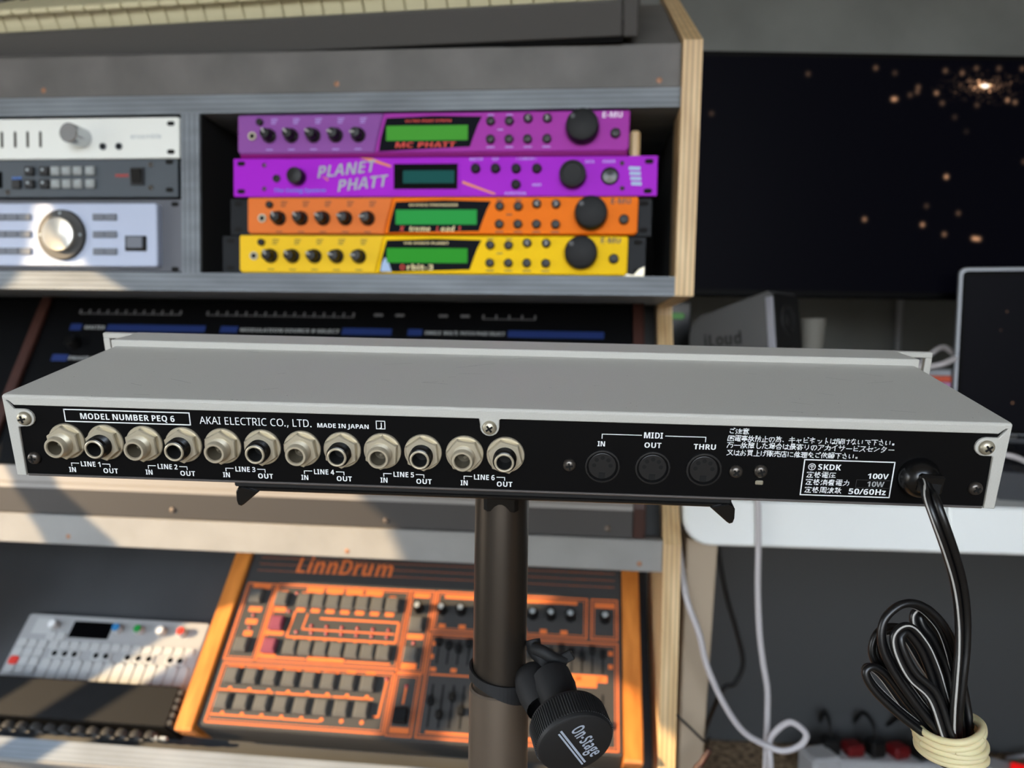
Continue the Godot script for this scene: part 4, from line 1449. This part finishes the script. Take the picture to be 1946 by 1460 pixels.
# ================================================================ drum machine on the lowest tier
func drum_machine():
	var f := tilted(46, -.4957, true)
	var t := thing("drum_machine", "vintage drum machine with oak cheeks and orange printed panel on the lowest tier", "drum machine", R * f)
	var b := MB.new()
	b.bx(T0, -.0640, .4640, -.4800, -.130, -.060, 0, .0022)
	part("panel", b, "drum_panel", t)
	for q in [[-.0873, -.0642], [.4642, .4872]]:
		b = MB.new()
		b.prism(Transform3D(Basis(Vector3(0, 0, 1), Vector3(0, 1, 0), Vector3(1, 0, 0)), Vector3(q[0], 0, 0)), v2s([-.070, -.476, -.020, -.486, .0035, -.4875, .0055, -.484, .0055, -.14, -.07, -.13]), 0, q[1] - q[0], .002)
		part("wood_cheek", b, "oak", t)
	var z := at(0, 0, .0004)
	b = MB.new()
	# boxes printed with double lines
	for q in [[-.0568, -.2880, -.0148, -.3957], [-.0122, -.2872, .1764, -.3957], [-.0541, -.4005, .1735, -.4745], [.1768, -.4008, .2083, -.4755], [.1768, -.2870, .2104, -.3985], [.2138, -.2866, .4180, -.3412], [.4240, -.2866, .4580, -.3412], [.2138, -.3460, .4580, -.4755]]:
		b.rect(z, q[0], q[1], q[2], q[3], .0018)
		b.rect(z, q[0] + .0035, q[1] - .0035, q[2] - .0035, q[3] + .0035, .0009)
	b.line(z, v2s([.0220, -.3270, .0190, -.3615, .1680, -.3615, .1680, -.3340, .0600, -.3340]), .0026)
	b.line(z, v2s([.0400, -.3290, .0380, -.3500, .1640, -.3500]), .0020)
	for k in 4: b.bar(z, Vector2(.030 + k * .028, -.2935), Vector2(.054 + k * .028, -.2935), .0085)
	for k in 8:
		var x := -.0364 + k * .0257
		b.bar(z, Vector2(x - .010, -.4045), Vector2(x + .010, -.4045), .0030 if k < 6 else .0)
		if k >= 6: b.bar(z, Vector2(x - .006, -.4045), Vector2(x + .006, -.4045), .0060)
		b.disc(z, x + .001, -.4325, .0028, 0, 10)
		b.disc(z, x + .001, -.4628, .0026, 0, 10)
	b.line(z, v2s([-.050, -.4345, .022, -.4345]), .0022)
	b.line(z, v2s([.027, -.4345, .098, -.4345]), .0022)
	b.line(z, v2s([.102, -.4345, .152, -.4345]), .0022)
	b.line(z, v2s([-.050, -.4650, .040, -.4650]), .0022)
	b.line(z, v2s([.044, -.4650, .090, -.4650]), .0022)
	b.line(z, v2s([.166, -.4120, .164, -.4550, .158, -.4550]), .0024)
	for k in 7:
		b.bar(z, Vector2(.0285 + k * .0207 - .0045, -.3000), Vector2(.0285 + k * .0207 + .0045, -.3000), .0055)
		b.bar(z, Vector2(.0285 + k * .0207 - .006, -.3232), Vector2(.0285 + k * .0207 + .006, -.3232), .0058)
		b.bar(z, Vector2(.031 + k * .0207 - .002, -.3650), Vector2(.031 + k * .0207 + .002, -.3650), .0050)
	b.bar(z, Vector2(-.006, -.2995), Vector2(.004, -.2995), .0060)
	b.bar(z, Vector2(-.009, -.3245), Vector2(.008, -.3245), .0070)
	b.bar(z, Vector2(-.011, -.3570), Vector2(.014, -.3570), .0065)
	b.bar(z, Vector2(-.011, -.3880), Vector2(.012, -.3880), .0060)
	for p in [[-.0355, -.2925, .013], [-.0350, -.3260, .009], [-.0350, -.3435, .008], [-.0350, -.3600, .006], [.1930, -.2935, .011], [.1930, -.3515, .011], [.1910, -.3905, .010], [.4415, -.2950, .013]]:
		b.bar(z, Vector2(p[0] - p[2], p[1]), Vector2(p[0] + p[2], p[1]), .0072)
	b.bar(z, Vector2(.055, -.3895), Vector2(.105, -.3895), .0060)
	b.line(z, v2s([.012, -.3895, .052, -.3895]), .0020)
	b.line(z, v2s([.108, -.3895, .165, -.3895]), .0020)
	b.bar(z, Vector2(.1810, -.4690), Vector2(.2050, -.4690), .0075)
	b.bar(z, Vector2(.1925, -.4180), Vector2(.1918, -.4380), .0026)
	b.bar(z, Vector2(.225, -.2935), Vector2(.405, -.2935), .0050)
	for k in 7: b.bar(z, Vector2(.222 + k * .027, -.3345), Vector2(.231 + k * .027, -.3345), .0056)
	for k in 9: b.bar(z, Vector2(.2195 + k * .0265, -.3925), Vector2(.2270 + k * .0265, -.3925), .0052)
	b.bar(z, Vector2(.220, -.3990), Vector2(.345, -.3990), .0022)
	b.bar(z, Vector2(.372, -.3995), Vector2(.432, -.3995), .0075)
	b.bar(z, Vector2(.360, -.3920), Vector2(.445, -.3920), .0090)
	b.disc(z, .3820, -.3860, .0075)
	b.bar(z, Vector2(.225, -.4685), Vector2(.440, -.4685), .0030)
	for y in [-.3590, -.3760]:
		b.bar(z, Vector2(.4460, y), Vector2(.4520, y), .0060)
		b.bar(z, Vector2(.2170, y), Vector2(.2215, y), .0060)
	for k in 3: b.bar(z, Vector2(-.05, -.248 - k * .0100), Vector2(.455, -.248 - k * .0100), .0005)
	text(b, "LinnDrum", z * at(.0750, -.2690), .0235, 0, .138, true, .1)
	part("panel_print", b, "drum_print", t)
	# push buttons
	var km := MB.new()
	km.bx(T0, -.0092, .0092, -.0100, .0100, 0, .0075, .0014)
	km.bx(T0, -.0074, .0074, -.0068, .0080, .0070, .0088, .0008)
	var kmesh := km.mesh()
	for k in 8: inst("drum_button", kmesh, "drum_key", t, "", at(-.0364 + k * .0257, -.4170, 0))
	for k in 8: inst("drum_button", kmesh, "drum_key", t, "", at(-.0385 + k * .0258, -.4490, 0))
	for k in 7: inst("drum_button", kmesh, "drum_key", t, "", at(.0315 + k * .0207, -.3112, 0))
	for k in 7: inst("drum_button", kmesh, "drum_key", t, "", at(.0298 + k * .0210, -.3765, 0))
	for p in [[-.0005, -.3105], [-.0383, -.3080], [-.0373, -.3765], [.1925, -.3355], [.1912, -.3765]]: inst("drum_button", kmesh, "drum_key", t, "", at(p[0], p[1], 0))
	for p in [[.0022, -.3450], [.0017, -.3763]]: inst("drum_button", kmesh, "drum_pink", t, "pink play button", at(p[0], p[1], 0))
	# small lights
	var lm := MB.new()
	lm.lathe(T0, [Vector2(.0022, 0), Vector2(.0020, .0016), Vector2(0, .0026)], 12)
	var lmesh := lm.mesh()
	var leds := [[.0170, -.3000], [.0130, -.3262], [-.0350, -.3345], [-.0350, -.3520], [.1920, -.3605], [.1655, -.4085], [.1925, -.4160]]
	for k in 6: leds.append([.0495 + k * .0212, -.3450])
	for k in 7: leds.append([.0311 + k * .0207, -.3545])
	for p in leds: inst("indicator_light", lmesh, "led_red", t, "", at(p[0], p[1], 0))
	# rotary knobs
	var rm := MB.new()
	rm.lathe(T0, [Vector2(.0070, 0), Vector2(.0062, .012), Vector2(.0055, .0150), Vector2(0, .0152)], 22)
	var rmesh := rm.mesh()
	var cm := MB.new()
	cm.lathe(at(0, 0, .0150), [Vector2(.0040, 0), Vector2(.0036, .0012), Vector2(0, .0014)], 16)
	var cmesh := cm.mesh()
	for x in [.1914, .2240, .2500, .2745, .2985, .3225, .3466, .3707, .3964, .4416]:
		var o := inst("rotary_knob", rmesh, "knob_black", t, "", at(x, -.3135, 0))
		inst("knob_cap", cmesh, "pale_button", o)
	# sliders
	var sm := MB.new()
	sm.bx(T0, -.0012, .0012, -.0160, .0160, -.0001, .0005)
	var smesh := sm.mesh()
	var hm := MB.new()
	hm.bx(T0, -.0038, .0038, -.0046, .0046, 0, .0110, .0012)
	var hmesh := hm.mesh()
	var long := MB.new()
	long.bx(T0, -.0012, .0012, -.0260, .0260, -.0001, .0005)
	var lgmesh := long.mesh()
	for k in 17:
		var x := .2265 + k * .0133
		var o := inst("slider_slot", smesh, "hole", t, "", at(x, -.3690, 0))
		inst("slider_cap", hmesh, "knob_grey", o, "", at(0, .0110 - .004 * (k % 3), 0))
		o = inst("slider_slot", lgmesh, "hole", t, "", at(x, -.4370, 0))
		inst("slider_cap", hmesh, "knob_grey", o, "", at(0, [.004, -.012, .010, -.006, .015][k % 5], 0))
	b = MB.new()
	b.bx(T0, .1830, .2010, -.4620, -.4440, 0, .010, .0015)
	part("tempo_slider", b, "knob_grey", t)

# ================================================================ small white synthesizer and the ribbed box before it
func pocket_synth():
	var t := thing("pocket_synthesizer", "slim light grey pocket synthesizer with coloured encoder caps left of the drum machine", "synthesizer", R * tilted(46, -.565, true))
	var b := MB.new()
	b.prism(T0, rrect(-.4105, -.4200, -.1285, -.3215, .004), -.0185, 0, .0012)
	part("body", b, "op_body", t)
	b = MB.new()
	b.bx(T0, -.3935, -.3650, -.3510, -.3285, 0, .0006, .0002)
	part("speaker_grille", b, "op_key", t)
	b = MB.new()
	b.prism(T0, rrect(-.3345, -.3545, -.2735, -.3300, .001), 0, .0012, .0003)
	part("screen", b, "op_screen", t)
	var em := MB.new()
	em.lathe(T0, [Vector2(.0068, 0), Vector2(.0064, .009), Vector2(.0058, .0105), Vector2(0, .0108)], 24)
	var emesh := em.mesh()
	var cm := MB.new()
	cm.lathe(at(0, 0, .0107), [Vector2(.0056, 0), Vector2(.0052, .0012), Vector2(0, .0015)], 20)
	var cmesh := cm.mesh()
	var k := 0
	for x in [-.3610, -.2615, -.2285, -.1945, -.1630]:
		var o := inst("encoder", emesh, "op_key", t, "", at(x, -.3395, 0))
		var cn: String = ["cap_white", "cap_blue", "cap_green", "cap_white", "cap_red"][k]
		inst("encoder_cap", cmesh, cn, o, cn.substr(4) + " cap")
		k += 1
	# round keys, black sharps and the long white keys
	var rm := MB.new()
	rm.prism(T0, rrect(-.0072, -.0058, .0072, .0058, .0040), 0, .0022, .0006)
	var rmesh := rm.mesh()
	for i in 3:
		for r in 4:
			inst("function_key", rmesh, "cap_red" if i == 0 and r == 2 else "op_key", t, "red record key" if i == 0 and r == 2 else "", at(-.3985 + i * .0157, -.3660 - r * .0128, 0))
	for i in 14: inst("function_key", rmesh, "op_key", t, "", at(-.3490 + i * .01585, -.3660, 0))
	for i in 2: inst("function_key", rmesh, "op_key", t, "", at(-.3600 + i * .0150, -.3540, 0))
	var sm := MB.new()
	sm.prism(T0, rrect(-.0076, -.0056, .0076, .0056, .002), 0, .0020, .0006)
	var smesh := sm.mesh()
	var dm := MB.new()
	dm.lathe(at(0, 0, .0018), [Vector2(.0040, 0), Vector2(.0039, .0012), Vector2(0, .0012)], 14)
	var dmesh := dm.mesh()
	for x in [-.3414, -.3258, -.3109, -.2780, -.2631, -.2303, -.2141, -.1984, -.1664, -.1518]:
		var o := inst("sharp_key", smesh, "op_key", t, "", at(x, -.3790, 0))
		inst("key_dot", dmesh, "black_plastic", o)
	var wm := MB.new()
	wm.prism(T0, rrect(-.0074, -.0158, .0074, .0158, .0060), 0, .0026, .0008)
	var wmesh := wm.mesh()
	for i in 14: inst("note_key", wmesh, "op_key", t, "", at(-.3475 + i * .01583, -.4018, 0))

func ribbed_box():
	var t := thing("ribbed_box", "flat black metal box with ribbed edges in front of the pocket synthesizer", "box", R * tilted(46, -.527, true))
	var b := MB.new()
	b.bx(T0, -.420, -.1190, -.4760, -.4250, -.055, 0, .0015)
	part("body", b, "box_black", t)
	var fm := MB.new()
	fm.lathe(Transform3D(Basis(Vector3(0, 0, 1), Vector3(1, 0, 0), Vector3(0, 1, 0)), Vector3(0, -.006, 0)), [Vector2(.0094, 0), Vector2(.0094, .006), Vector2(.007, .0095), Vector2(0, .010)], 14)
	var fmesh := fm.mesh()
	for i in 15: inst("rib", fmesh, "fin", t, "", at(-.4150 + i * .0198, -.4840, -.0100))
	var gm := MB.new()
	gm.lathe(at(0, 0, -.03), [Vector2(.0045, 0), Vector2(.0045, .026), Vector2(.0035, .029), Vector2(0, .029)], 12)
	var gmesh := gm.mesh()
	for i in 5: inst("rib", gmesh, "fin", t, "", at(-.1165, -.4700 + i * .0095, 0))
	b = MB.new()
	for i in 2: b.bx(T0, -.136 + i * .012, -.127 + i * .012, -.490, -.486, -.012, -.004, .0006)
	part("tab", b, "pale_button", t)

# ================================================================ desk, monitor, laptop and what stands on it
func desk_area():
	var dt := Transform3D(Basis(Vector3.UP, -deg_to_rad(3.2)), R * Vector3(.5290, -.3870, -.052))
	var t := thing("desk", "white desk with rounded edge and one leg in painted warm shade right of the rack", "desk", dt)
	var b := MB.new()
	var p := []
	for i in 7:
		var a := PI + PI / 2 * i / 6.0
		p.append(Vector2(.032 + cos(a) * .032, -.0235 + sin(a) * .032))
	p.append_array(v2s([.302, -.0555, .302, 0, .004, 0, 0, -.004]))
	b.prism(T0, p, -.895, 0, .003)
	part("desk_top", b, "desk_white", t)
	b = MB.new()
	b.prism(T0, v2s([.3035, -.0555, 1.40, -.0555, 1.40, 0, .3035, 0]), -.86, 0, .003)
	part("desk_top", b, "desk_white", t)
	b = MB.new()
	b.prism(T0, v2s([.010, -.0555, .0478, -.0555, .024, -.742, .004, -.742]), -.075, -.030, .002)
	part("leg", b, "leg_warm_shade", t)
	b = MB.new()
	b.bx(T0, .03, 1.20, -.7415, -.0560, -.855, -.840, .002)
	part("dark_backing", b, "panel_dark", t)
	# monitor
	var mw := 1.19
	var mt := Transform3D(Basis(Vector3.UP, 0), Vector3(.262 + mw * .5, 1.0045, -1.165))
	t = thing("monitor", "large black monitor showing city lights at night behind the rack", "monitor", mt)
	b = MB.new()
	b.prism(T0, rrect(-mw * .5, 0, mw * .5, .3690, .006), -.030, 0, .0015)
	part("housing", b, "screen_frame", t)
	M["night_screen"] = screen_mat(1024, 300, 1)
	var q := MB.new()
	q.quad(Vector3(-mw * .5 + .008, .010, .0006), Vector3(mw * .5 - .008, .010, .0006), Vector3(mw * .5 - .008, .361, .0006), Vector3(-mw * .5 + .008, .361, .0006), Vector3(0, 0, 1))
	part("screen", q, "night_screen", t)
	b = MB.new()
	b.bx(T0, -.03, .03, -.2605, .12, -.062, -.032, .004)
	b.bx(T0, -.13, .13, -.2605, -.252, -.16, .06, .003)
	part("stand", b, "screen_frame", t)
	# laptop
	var lt := Transform3D(Basis(Vector3.UP, deg_to_rad(-16)), Vector3(.654, .8000, -1.112))
	t = thing("laptop", "open silver laptop with black glossy screen at the right edge of the desk", "laptop", lt)
	b = MB.new()
	b.prism(T0, rrect(0, .004, .355, .2480, .010), -.007, 0, .0015)
	var lid := part("lid", b, "laptop_silver", t)
	M["laptop_screen"] = screen_mat(256, 180, 2)
	q = MB.new()
	q.prism(T0, rrect(.005, .006, .350, .2430, .007), -.001, .0004)
	part("bezel", q, "op_screen", lid)
	q = MB.new()
	q.quad(Vector3(.010, .012, .0008), Vector3(.345, .012, .0008), Vector3(.345, .236, .0008), Vector3(.010, .236, .0008), Vector3(0, 0, 1))
	part("screen", q, "laptop_screen", lid)
	var bt := rot(Vector3(1, 0, 0), 14)
	b = MB.new()
	b.prism(bt * Transform3D(Basis(Vector3(1, 0, 0), Vector3(0, 0, 1), Vector3(0, -1, 0)), Vector3.ZERO), rrect(0, .002, .355, .2440, .010), -.001, .0125, .001)
	var base := part("base", b, "laptop_silver", t)
	b = MB.new()
	b.bx(bt, .030, .325, .0008, .0016, .025, .135, .0003)
	part("key_well", b, "laptop_well", base)
	var km := MB.new()
	km.bx(T0, -.0080, .0080, 0, .0016, -.0080, .0080, .0006)
	var kmesh := km.mesh()
	for r in 6:
		for i in 14: inst("key", kmesh, "laptop_key", base, "", bt * at(.042 + i * .0205 + .002 * r, .0016, .036 + r * .0185))
	b = MB.new()
	b.bx(bt, .008, .026, .0008, .0013, .025, .135)
	part("speaker_grille", b, "grille", base)
	b = MB.new()
	b.bx(T0, .03, .325, -.058, -.019, .03, .07, .003)
	b.bx(T0, .03, .325, -.058, -.050, .03, .215, .002)
	part("riser", b, "laptop_silver", t)
	# small studio speaker, turned away to the right
	var st := Transform3D(Basis(Vector3.UP, deg_to_rad(46)), Vector3(.3530, .900, -1.135)) * rot(Vector3(1, 0, 0), -6)
	t = thing("studio_speaker", "small grey studio speaker turned to the right beside the rack under the monitor", "speaker", st)
	b = MB.new()
	var sp := []
	for i in 7:
		var a := PI / 2 + PI / 2 * i / 6.0
		sp.append(Vector2(-.0675 + .038 + cos(a) * .038, .080 - .038 + sin(a) * .038))
	sp.append_array(v2s([-.0675, -.080, .0675, -.080, .0675, .094, .062, .100]))
	b.prism(Transform3D(Basis(Vector3(0, 0, 1), Vector3(0, 1, 0), Vector3(1, 0, 0)), Vector3(-.045, 0, 0)), sp, 0, .090, .004)
	part("cabinet", b, "speaker_grey", t)
	b = MB.new()
	b.prism(T0, rrect(-.0435, -.078, .0435, .0975, .010), .060, .0690, .002)
	part("front_baffle", b, "speaker_front", t)
	b = MB.new()
	b.bx(T0, -.0462, -.0436, -.078, .092, .058, .0690, .001)
	part("edge_trim", b, "speaker_edge", t)
	b = MB.new()
	b.lathe(at(0, .060, .069), [Vector2(.022, 0), Vector2(.021, .002), Vector2(.018, .001), Vector2(.011, -.003), Vector2(.009, .0005), Vector2(0, .003)], 28)
	part("tweeter", b, "black_matte", t)
	b = MB.new()
	b.lathe(at(0, -.018, .069), [Vector2(.039, 0), Vector2(.038, .002), Vector2(.034, .001), Vector2(.022, -.006), Vector2(.012, -.004), Vector2(0, -.002)], 32)
	part("woofer", b, "black_plastic", t)
	b = MB.new()
	text(b, "iLoud", Transform3D(Basis(Vector3(0, 0, 1), Vector3(0, 1, 0), Vector3(-1, 0, 0)), Vector3(-.0453, .0290, -.0120)), .0180, 0, .060)
	part("logo", b, "speaker_front", t)
	b = MB.new()
	b.bx(rot(Vector3(1, 0, 0), 14), -.035, .035, -.148, -.070, -.05, .05, .004)
	part("foot", b, "speaker_front", t)
	# small device with green light left of the speaker
	t = thing("charger_block", "small black block with green light between the rack and the speaker", "charger", Transform3D(Basis(), Vector3(.268, .7425, -1.28)))
	b = MB.new()
	b.bx(T0, -.035, .030, 0, .258, -.04, .02, .003)
	part("body", b, "black_plastic", t)
	b = MB.new()
	b.prism(T0, rrect(-.012, .228, .018, .238, .0045), .020, .0215, .0005)
	part("green_light", b, "led_green", t)
	# cup
	b = MB.new()
	b.lathe(Transform3D(Basis(Vector3(1, 0, 0), Vector3(0, 0, -1), Vector3(0, 1, 0)), Vector3.ZERO), [Vector2(.0130, 0), Vector2(.0195, .1030), Vector2(.0205, .1045), Vector2(.0190, .1050), Vector2(.0175, .103), Vector2(.0120, .004), Vector2(0, .004)], 28)
	t = thing("paper_cup", "pale paper cup standing just right of the grey speaker", "cup", Transform3D(Basis(), Vector3(.4810, .8680, -1.21)))
	part("wall", b, "cup", t)
	b = MB.new()
	b.lathe(Transform3D(Basis(Vector3(1, 0, 0), Vector3(0, 0, -1), Vector3(0, 1, 0)), Vector3(.4810, .7425, -1.21)), [Vector2(.045, 0), Vector2(.045, .125), Vector2(0, .1253)], 28)
	tag(part("storage_tin", b, "speaker_front"), "dark round tin under the pale paper cup", "tin")
	# pile of leaflets by the laptop
	var cols := ["paper_green", "paper_pink", "paper_red", "paper_grey"]
	var lab := ["green leaflet at the bottom of the pile left of the laptop", "pink leaflet second from below in the pile left of the laptop", "orange red leaflet under the grey one in the pile left of the laptop", "grey leaflet on top of the pile left of the laptop"]
	b = MB.new()
	b.bx(T0, .530, .655, .7425, .8600, -1.22, -1.115, .002)
	tag(part("storage_box", b, "paper_grey"), "grey box under the coloured leaflets left of the laptop", "box")
	for i in 4:
		b = MB.new()
		b.bx(Transform3D(Basis(Vector3.UP, .02 * i), Vector3(.5915, .8603 + i * .0093, -1.167)), -.062, .062, 0, .0090, -.05, .05, .001)
		tag(part("leaflet", b, cols[i]), lab[i], "leaflet", "leaflets in the pile")
	b = MB.new()
	b.tube(smooth(vecs([.585, .9020, -1.118, .607, .9020, -1.098, .627, .9060, -1.098, .646, .9122, -1.106, .6640, .9180, -1.128, .66, .93, -1.16, .64, .90, -1.19]), 6), .0042, 10)
	tag(part("charging_cable", b, "cable_white"), "white cable lying over the leaflet pile behind the beige unit", "cable")
	b = MB.new()
	b.tube(smooth(vecs([.655, .7900, -1.02, .662, .7885, -1.010, .676, .7850, -.998, .690, .7760, -.972, .72, .7600, -.93, .76, .7500, -.90]), 6), .0038, 10)
	tag(part("laptop_cable", b, "cable_white"), "white cable lying across the laptop keyboard at the right edge", "cable")

# city lights from above: computed print on a screen
func screen_mat(w: int, h: int, kind: int) -> StandardMaterial3D:
	var im := Image.create(w, h, false, Image.FORMAT_RGB8)
	im.fill(Color(.010, .009, .020))
	var g := RandomNumberGenerator.new()
	g.seed = 40 + kind
	var spots := []
	if kind == 1:
		for i in 520: # the big city
			var d := pow(g.randf(), 1.7)
			var a := g.randf() * TAU
			spots.append([.374 + cos(a) * d * .070, .107 + sin(a) * d * .088, pow(1.0 - d, 1.6) * .45 + .05, g.randf_range(.5, 1.5)])
		for p in [[.330, .496, .80], [.226, .685, .60], [.302, .704, .70], [.331, .744, .50], [.369, .759, .60], [.373, .761, .55], [.377, .762, .55], [.256, .169, .65], [.260, .168, .5], [.232, .038, .40], [.145, .068, .30], [.348, .652, .35], [.306, .623, .25], [.404, .165, .60], [.414, .173, .50], [.288, .116, .40], [.287, .137, .35], [.322, .045, .40], [.344, .053, .45], [.312, .140, .60], [.353, .301, .12], [.337, .241, .20], [.365, .188, .30], [.320, .182, .35], [.278, .150, .30], [.391, .031, .35], [.362, .032, .35], [.421, .031, .40], [.022, .243, .25], [.257, .058, .25], [.430, .426, .30]]:
			spots.append([p[0], p[1], p[2] * .8, 3.6])
	else:
		for p in [[.16, .23, .5], [.14, .35, .3], [.25, .60, .35], [.20, .82, .8], [.5, .4, .6], [.62, .5, .7]]: spots.append([p[0], p[1], p[2], 1.8])
	for s in spots:
		var cx: float = s[0] * w
		var cy: float = s[1] * h
		var r: float = s[3] * w / (1024.0 if kind == 1 else 512.0)
		var n := int(ceil(r * 2.5))
		for y in range(int(cy) - n, int(cy) + n + 1):
			for x in range(int(cx) - n, int(cx) + n + 1):
				if x < 0 or y < 0 or x >= w or y >= h: continue
				var f: float = exp(-(pow(x - cx, 2) + pow(y - cy, 2)) / (r * r)) * s[2]
				var c := im.get_pixel(x, y)
				im.set_pixel(x, y, Color(min(1.0, c.r + f), min(1.0, c.g + f * .73), min(1.0, c.b + f * .52)))
	var m := StandardMaterial3D.new()
	m.albedo_color = Color(.012, .012, .016)
	m.roughness = .4
	m.metallic_specular = .12
	m.emission_enabled = true
	m.emission = Color.BLACK
	m.emission_texture = ImageTexture.create_from_image(im)
	m.emission_energy_multiplier = .8
	return m

# ================================================================ cables and the floor under the desk
func cables_and_floor():
	var b := MB.new()
	b.tube(smooth(vecs([.2860, .7500, -.90, .2864, .7530, -.885, .2880, .7505, -.872, .2895, .7429, -.868, .2919, .6931, -.868, .2931, .6429, -.868, .2968, .5924, -.868, .3025, .5543, -.868, .3086, .5225, -.868, .3098, .4904, -.868, .3099, .4537, -.868, .31, .4162, -.868, .32, .25, -.90, .40, .02, -1.1, .56, .012, -1.5]), 6), .0036, 12)
	tag(part("hanging_cable", b, "cable_white"), "white cable hanging straight down over the front edge of the desk", "cable")
	b = MB.new()
	b.tube(smooth(vecs([.226, .69, -1.0, .2080, .672, -.90, .2087, .6309, -.862, .222, .5949, -.855, .2331, .5544, -.855, .2549, .5088, -.855, .2782, .4769, -.855, .3033, .4627, -.853, .3232, .4586, -.848, .342, .4679, -.845, .3471, .4813, -.845, .3306, .493, -.848, .3156, .4807, -.852, .3096, .4609, -.858, .3128, .424, -.858, .33, .25, -.9, .42, .02, -1.1, .60, .012, -1.52]), 6), .0036, 12)
	tag(part("looped_cable", b, "cable_white"), "white cable sagging from the rack and curling into a small loop", "cable")
	b = MB.new()
	b.tube(smooth(vecs([.3388, .68, -1.2, .3388, .6013, -1.2, .3542, .5234, -1.2, .3734, .4626, -1.2, .3855, .41, -1.2, .3721, .3745, -1.2, .3494, .3564, -1.2, .33, .2, -1.25, .40, .006, -1.3]), 6), .0040, 10)
	tag(part("hanging_cable", b, "cable_black"), "dark cable hanging in the shade under the desk near its leg", "cable")
	b = MB.new()
	b.tube(smooth(vecs([.9145, 1.12, -1.785, .9145, 1.0275, -1.785, .9141, .9055, -1.785, .915, .70, -1.785]), 4), .0075, 10)
	tag(part("wall_cable", b, "cable_grey"), "grey cable running down the back wall below the monitor", "cable")
	b = MB.new()
	b.tube(smooth(vecs([.195, .4980, -.872, .2023, .4898, -.866, .219, .4747, -.864, .2358, .4582, -.866, .250, .440, -.90, .262, .30, -1.0, .28, .006, -1.1]), 5), .0016, 8)
	tag(part("leg_cable", b, "cable_black"), "thin dark cable crossing the desk leg near the bottom", "cable")
	b = MB.new()
	b.tube(smooth(vecs([.2404, .4531, -.858, .2315, .4375, -.858, .2209, .4146, -.858, .214, .30, -.862, .212, .006, -.868]), 5), .0034, 8)
	tag(part("leaning_rod", b, "rosewood"), "thin brown rod leaning against the bottom of the desk leg", "rod")
	# white charger and power strips on the floor
	var t := thing("power_adapter", "white power adapter block standing on the floor behind the looped cable", "charger", Transform3D(Basis(Vector3.UP, .25), Vector3(.672, 0, -1.56)))
	b = MB.new()
	b.bx(T0, -.034, .034, 0, .062, -.03, .03, .006)
	part("body", b, "strip_white", t)
	for k in 2:
		var o := Vector3([.74, 1.00][k], 0, -1.59)
		t = thing("power_strip", ["white power strip lying on the floor with red and black plugs", "white power strip with glowing red switch behind the bundled cord"][k], "power strip", Transform3D(Basis(Vector3.UP, [-.06, -.55][k]), o))
		b = MB.new()
		b.bx(T0, -.06, [.22, .16][k], 0, .042, -.03, .03, .005)
		part("body", b, "strip_white", t)
		if k == 1:
			b = MB.new()
			b.bx(T0, .085, .115, .040, .050, -.014, .014, .003)
			part("rocker_switch", b, "switch_red", t)
	var pm := MB.new()
	pm.bx(T0, -.017, .017, 0, .036, -.018, .018, .005)
	pm.tube(smooth([Vector3(0, .034, 0), Vector3(0, .062, -.006), Vector3(.006, .070, -.05), Vector3(.02, .02, -.10), Vector3(.04, .004, -.14)], 4), .0045, 8)
	var pmesh := pm.mesh()
	var rm := MB.new()
	rm.bx(T0, -.020, .020, 0, .026, -.020, .020, .006)
	var rmesh := rm.mesh()
	var labs := ["black plug standing in the strip next to the white adapter", "red plug in the strip just right of the white adapter", "black plug between the two red plugs on the floor", "second red plug left of the bundled black cord", "black plug right of the second red plug under the cord bundle"]
	for i in 5:
		var o := inst("plug", rmesh if i % 2 == 1 else pmesh, "plug_red" if i % 2 == 1 else "cable_black", null, "", Transform3D(Basis(Vector3.UP, .1 * i), Vector3(.708 + i * .0475, .0422, -1.592 + .003 * i)))
		tag(o, labs[i], "plug", "plugs in the power strip")
	b = MB.new()
	b.tube(smooth(vecs([1.128, .010, -1.64, 1.16, .040, -1.60, 1.20, .030, -1.60, 1.30, .012, -1.60, 1.42, .008, -1.60]), 5), .0045, 8)
	tag(part("strip_cable", b, "cable_white"), "white cable leaving the power strip with the red switch", "cable")
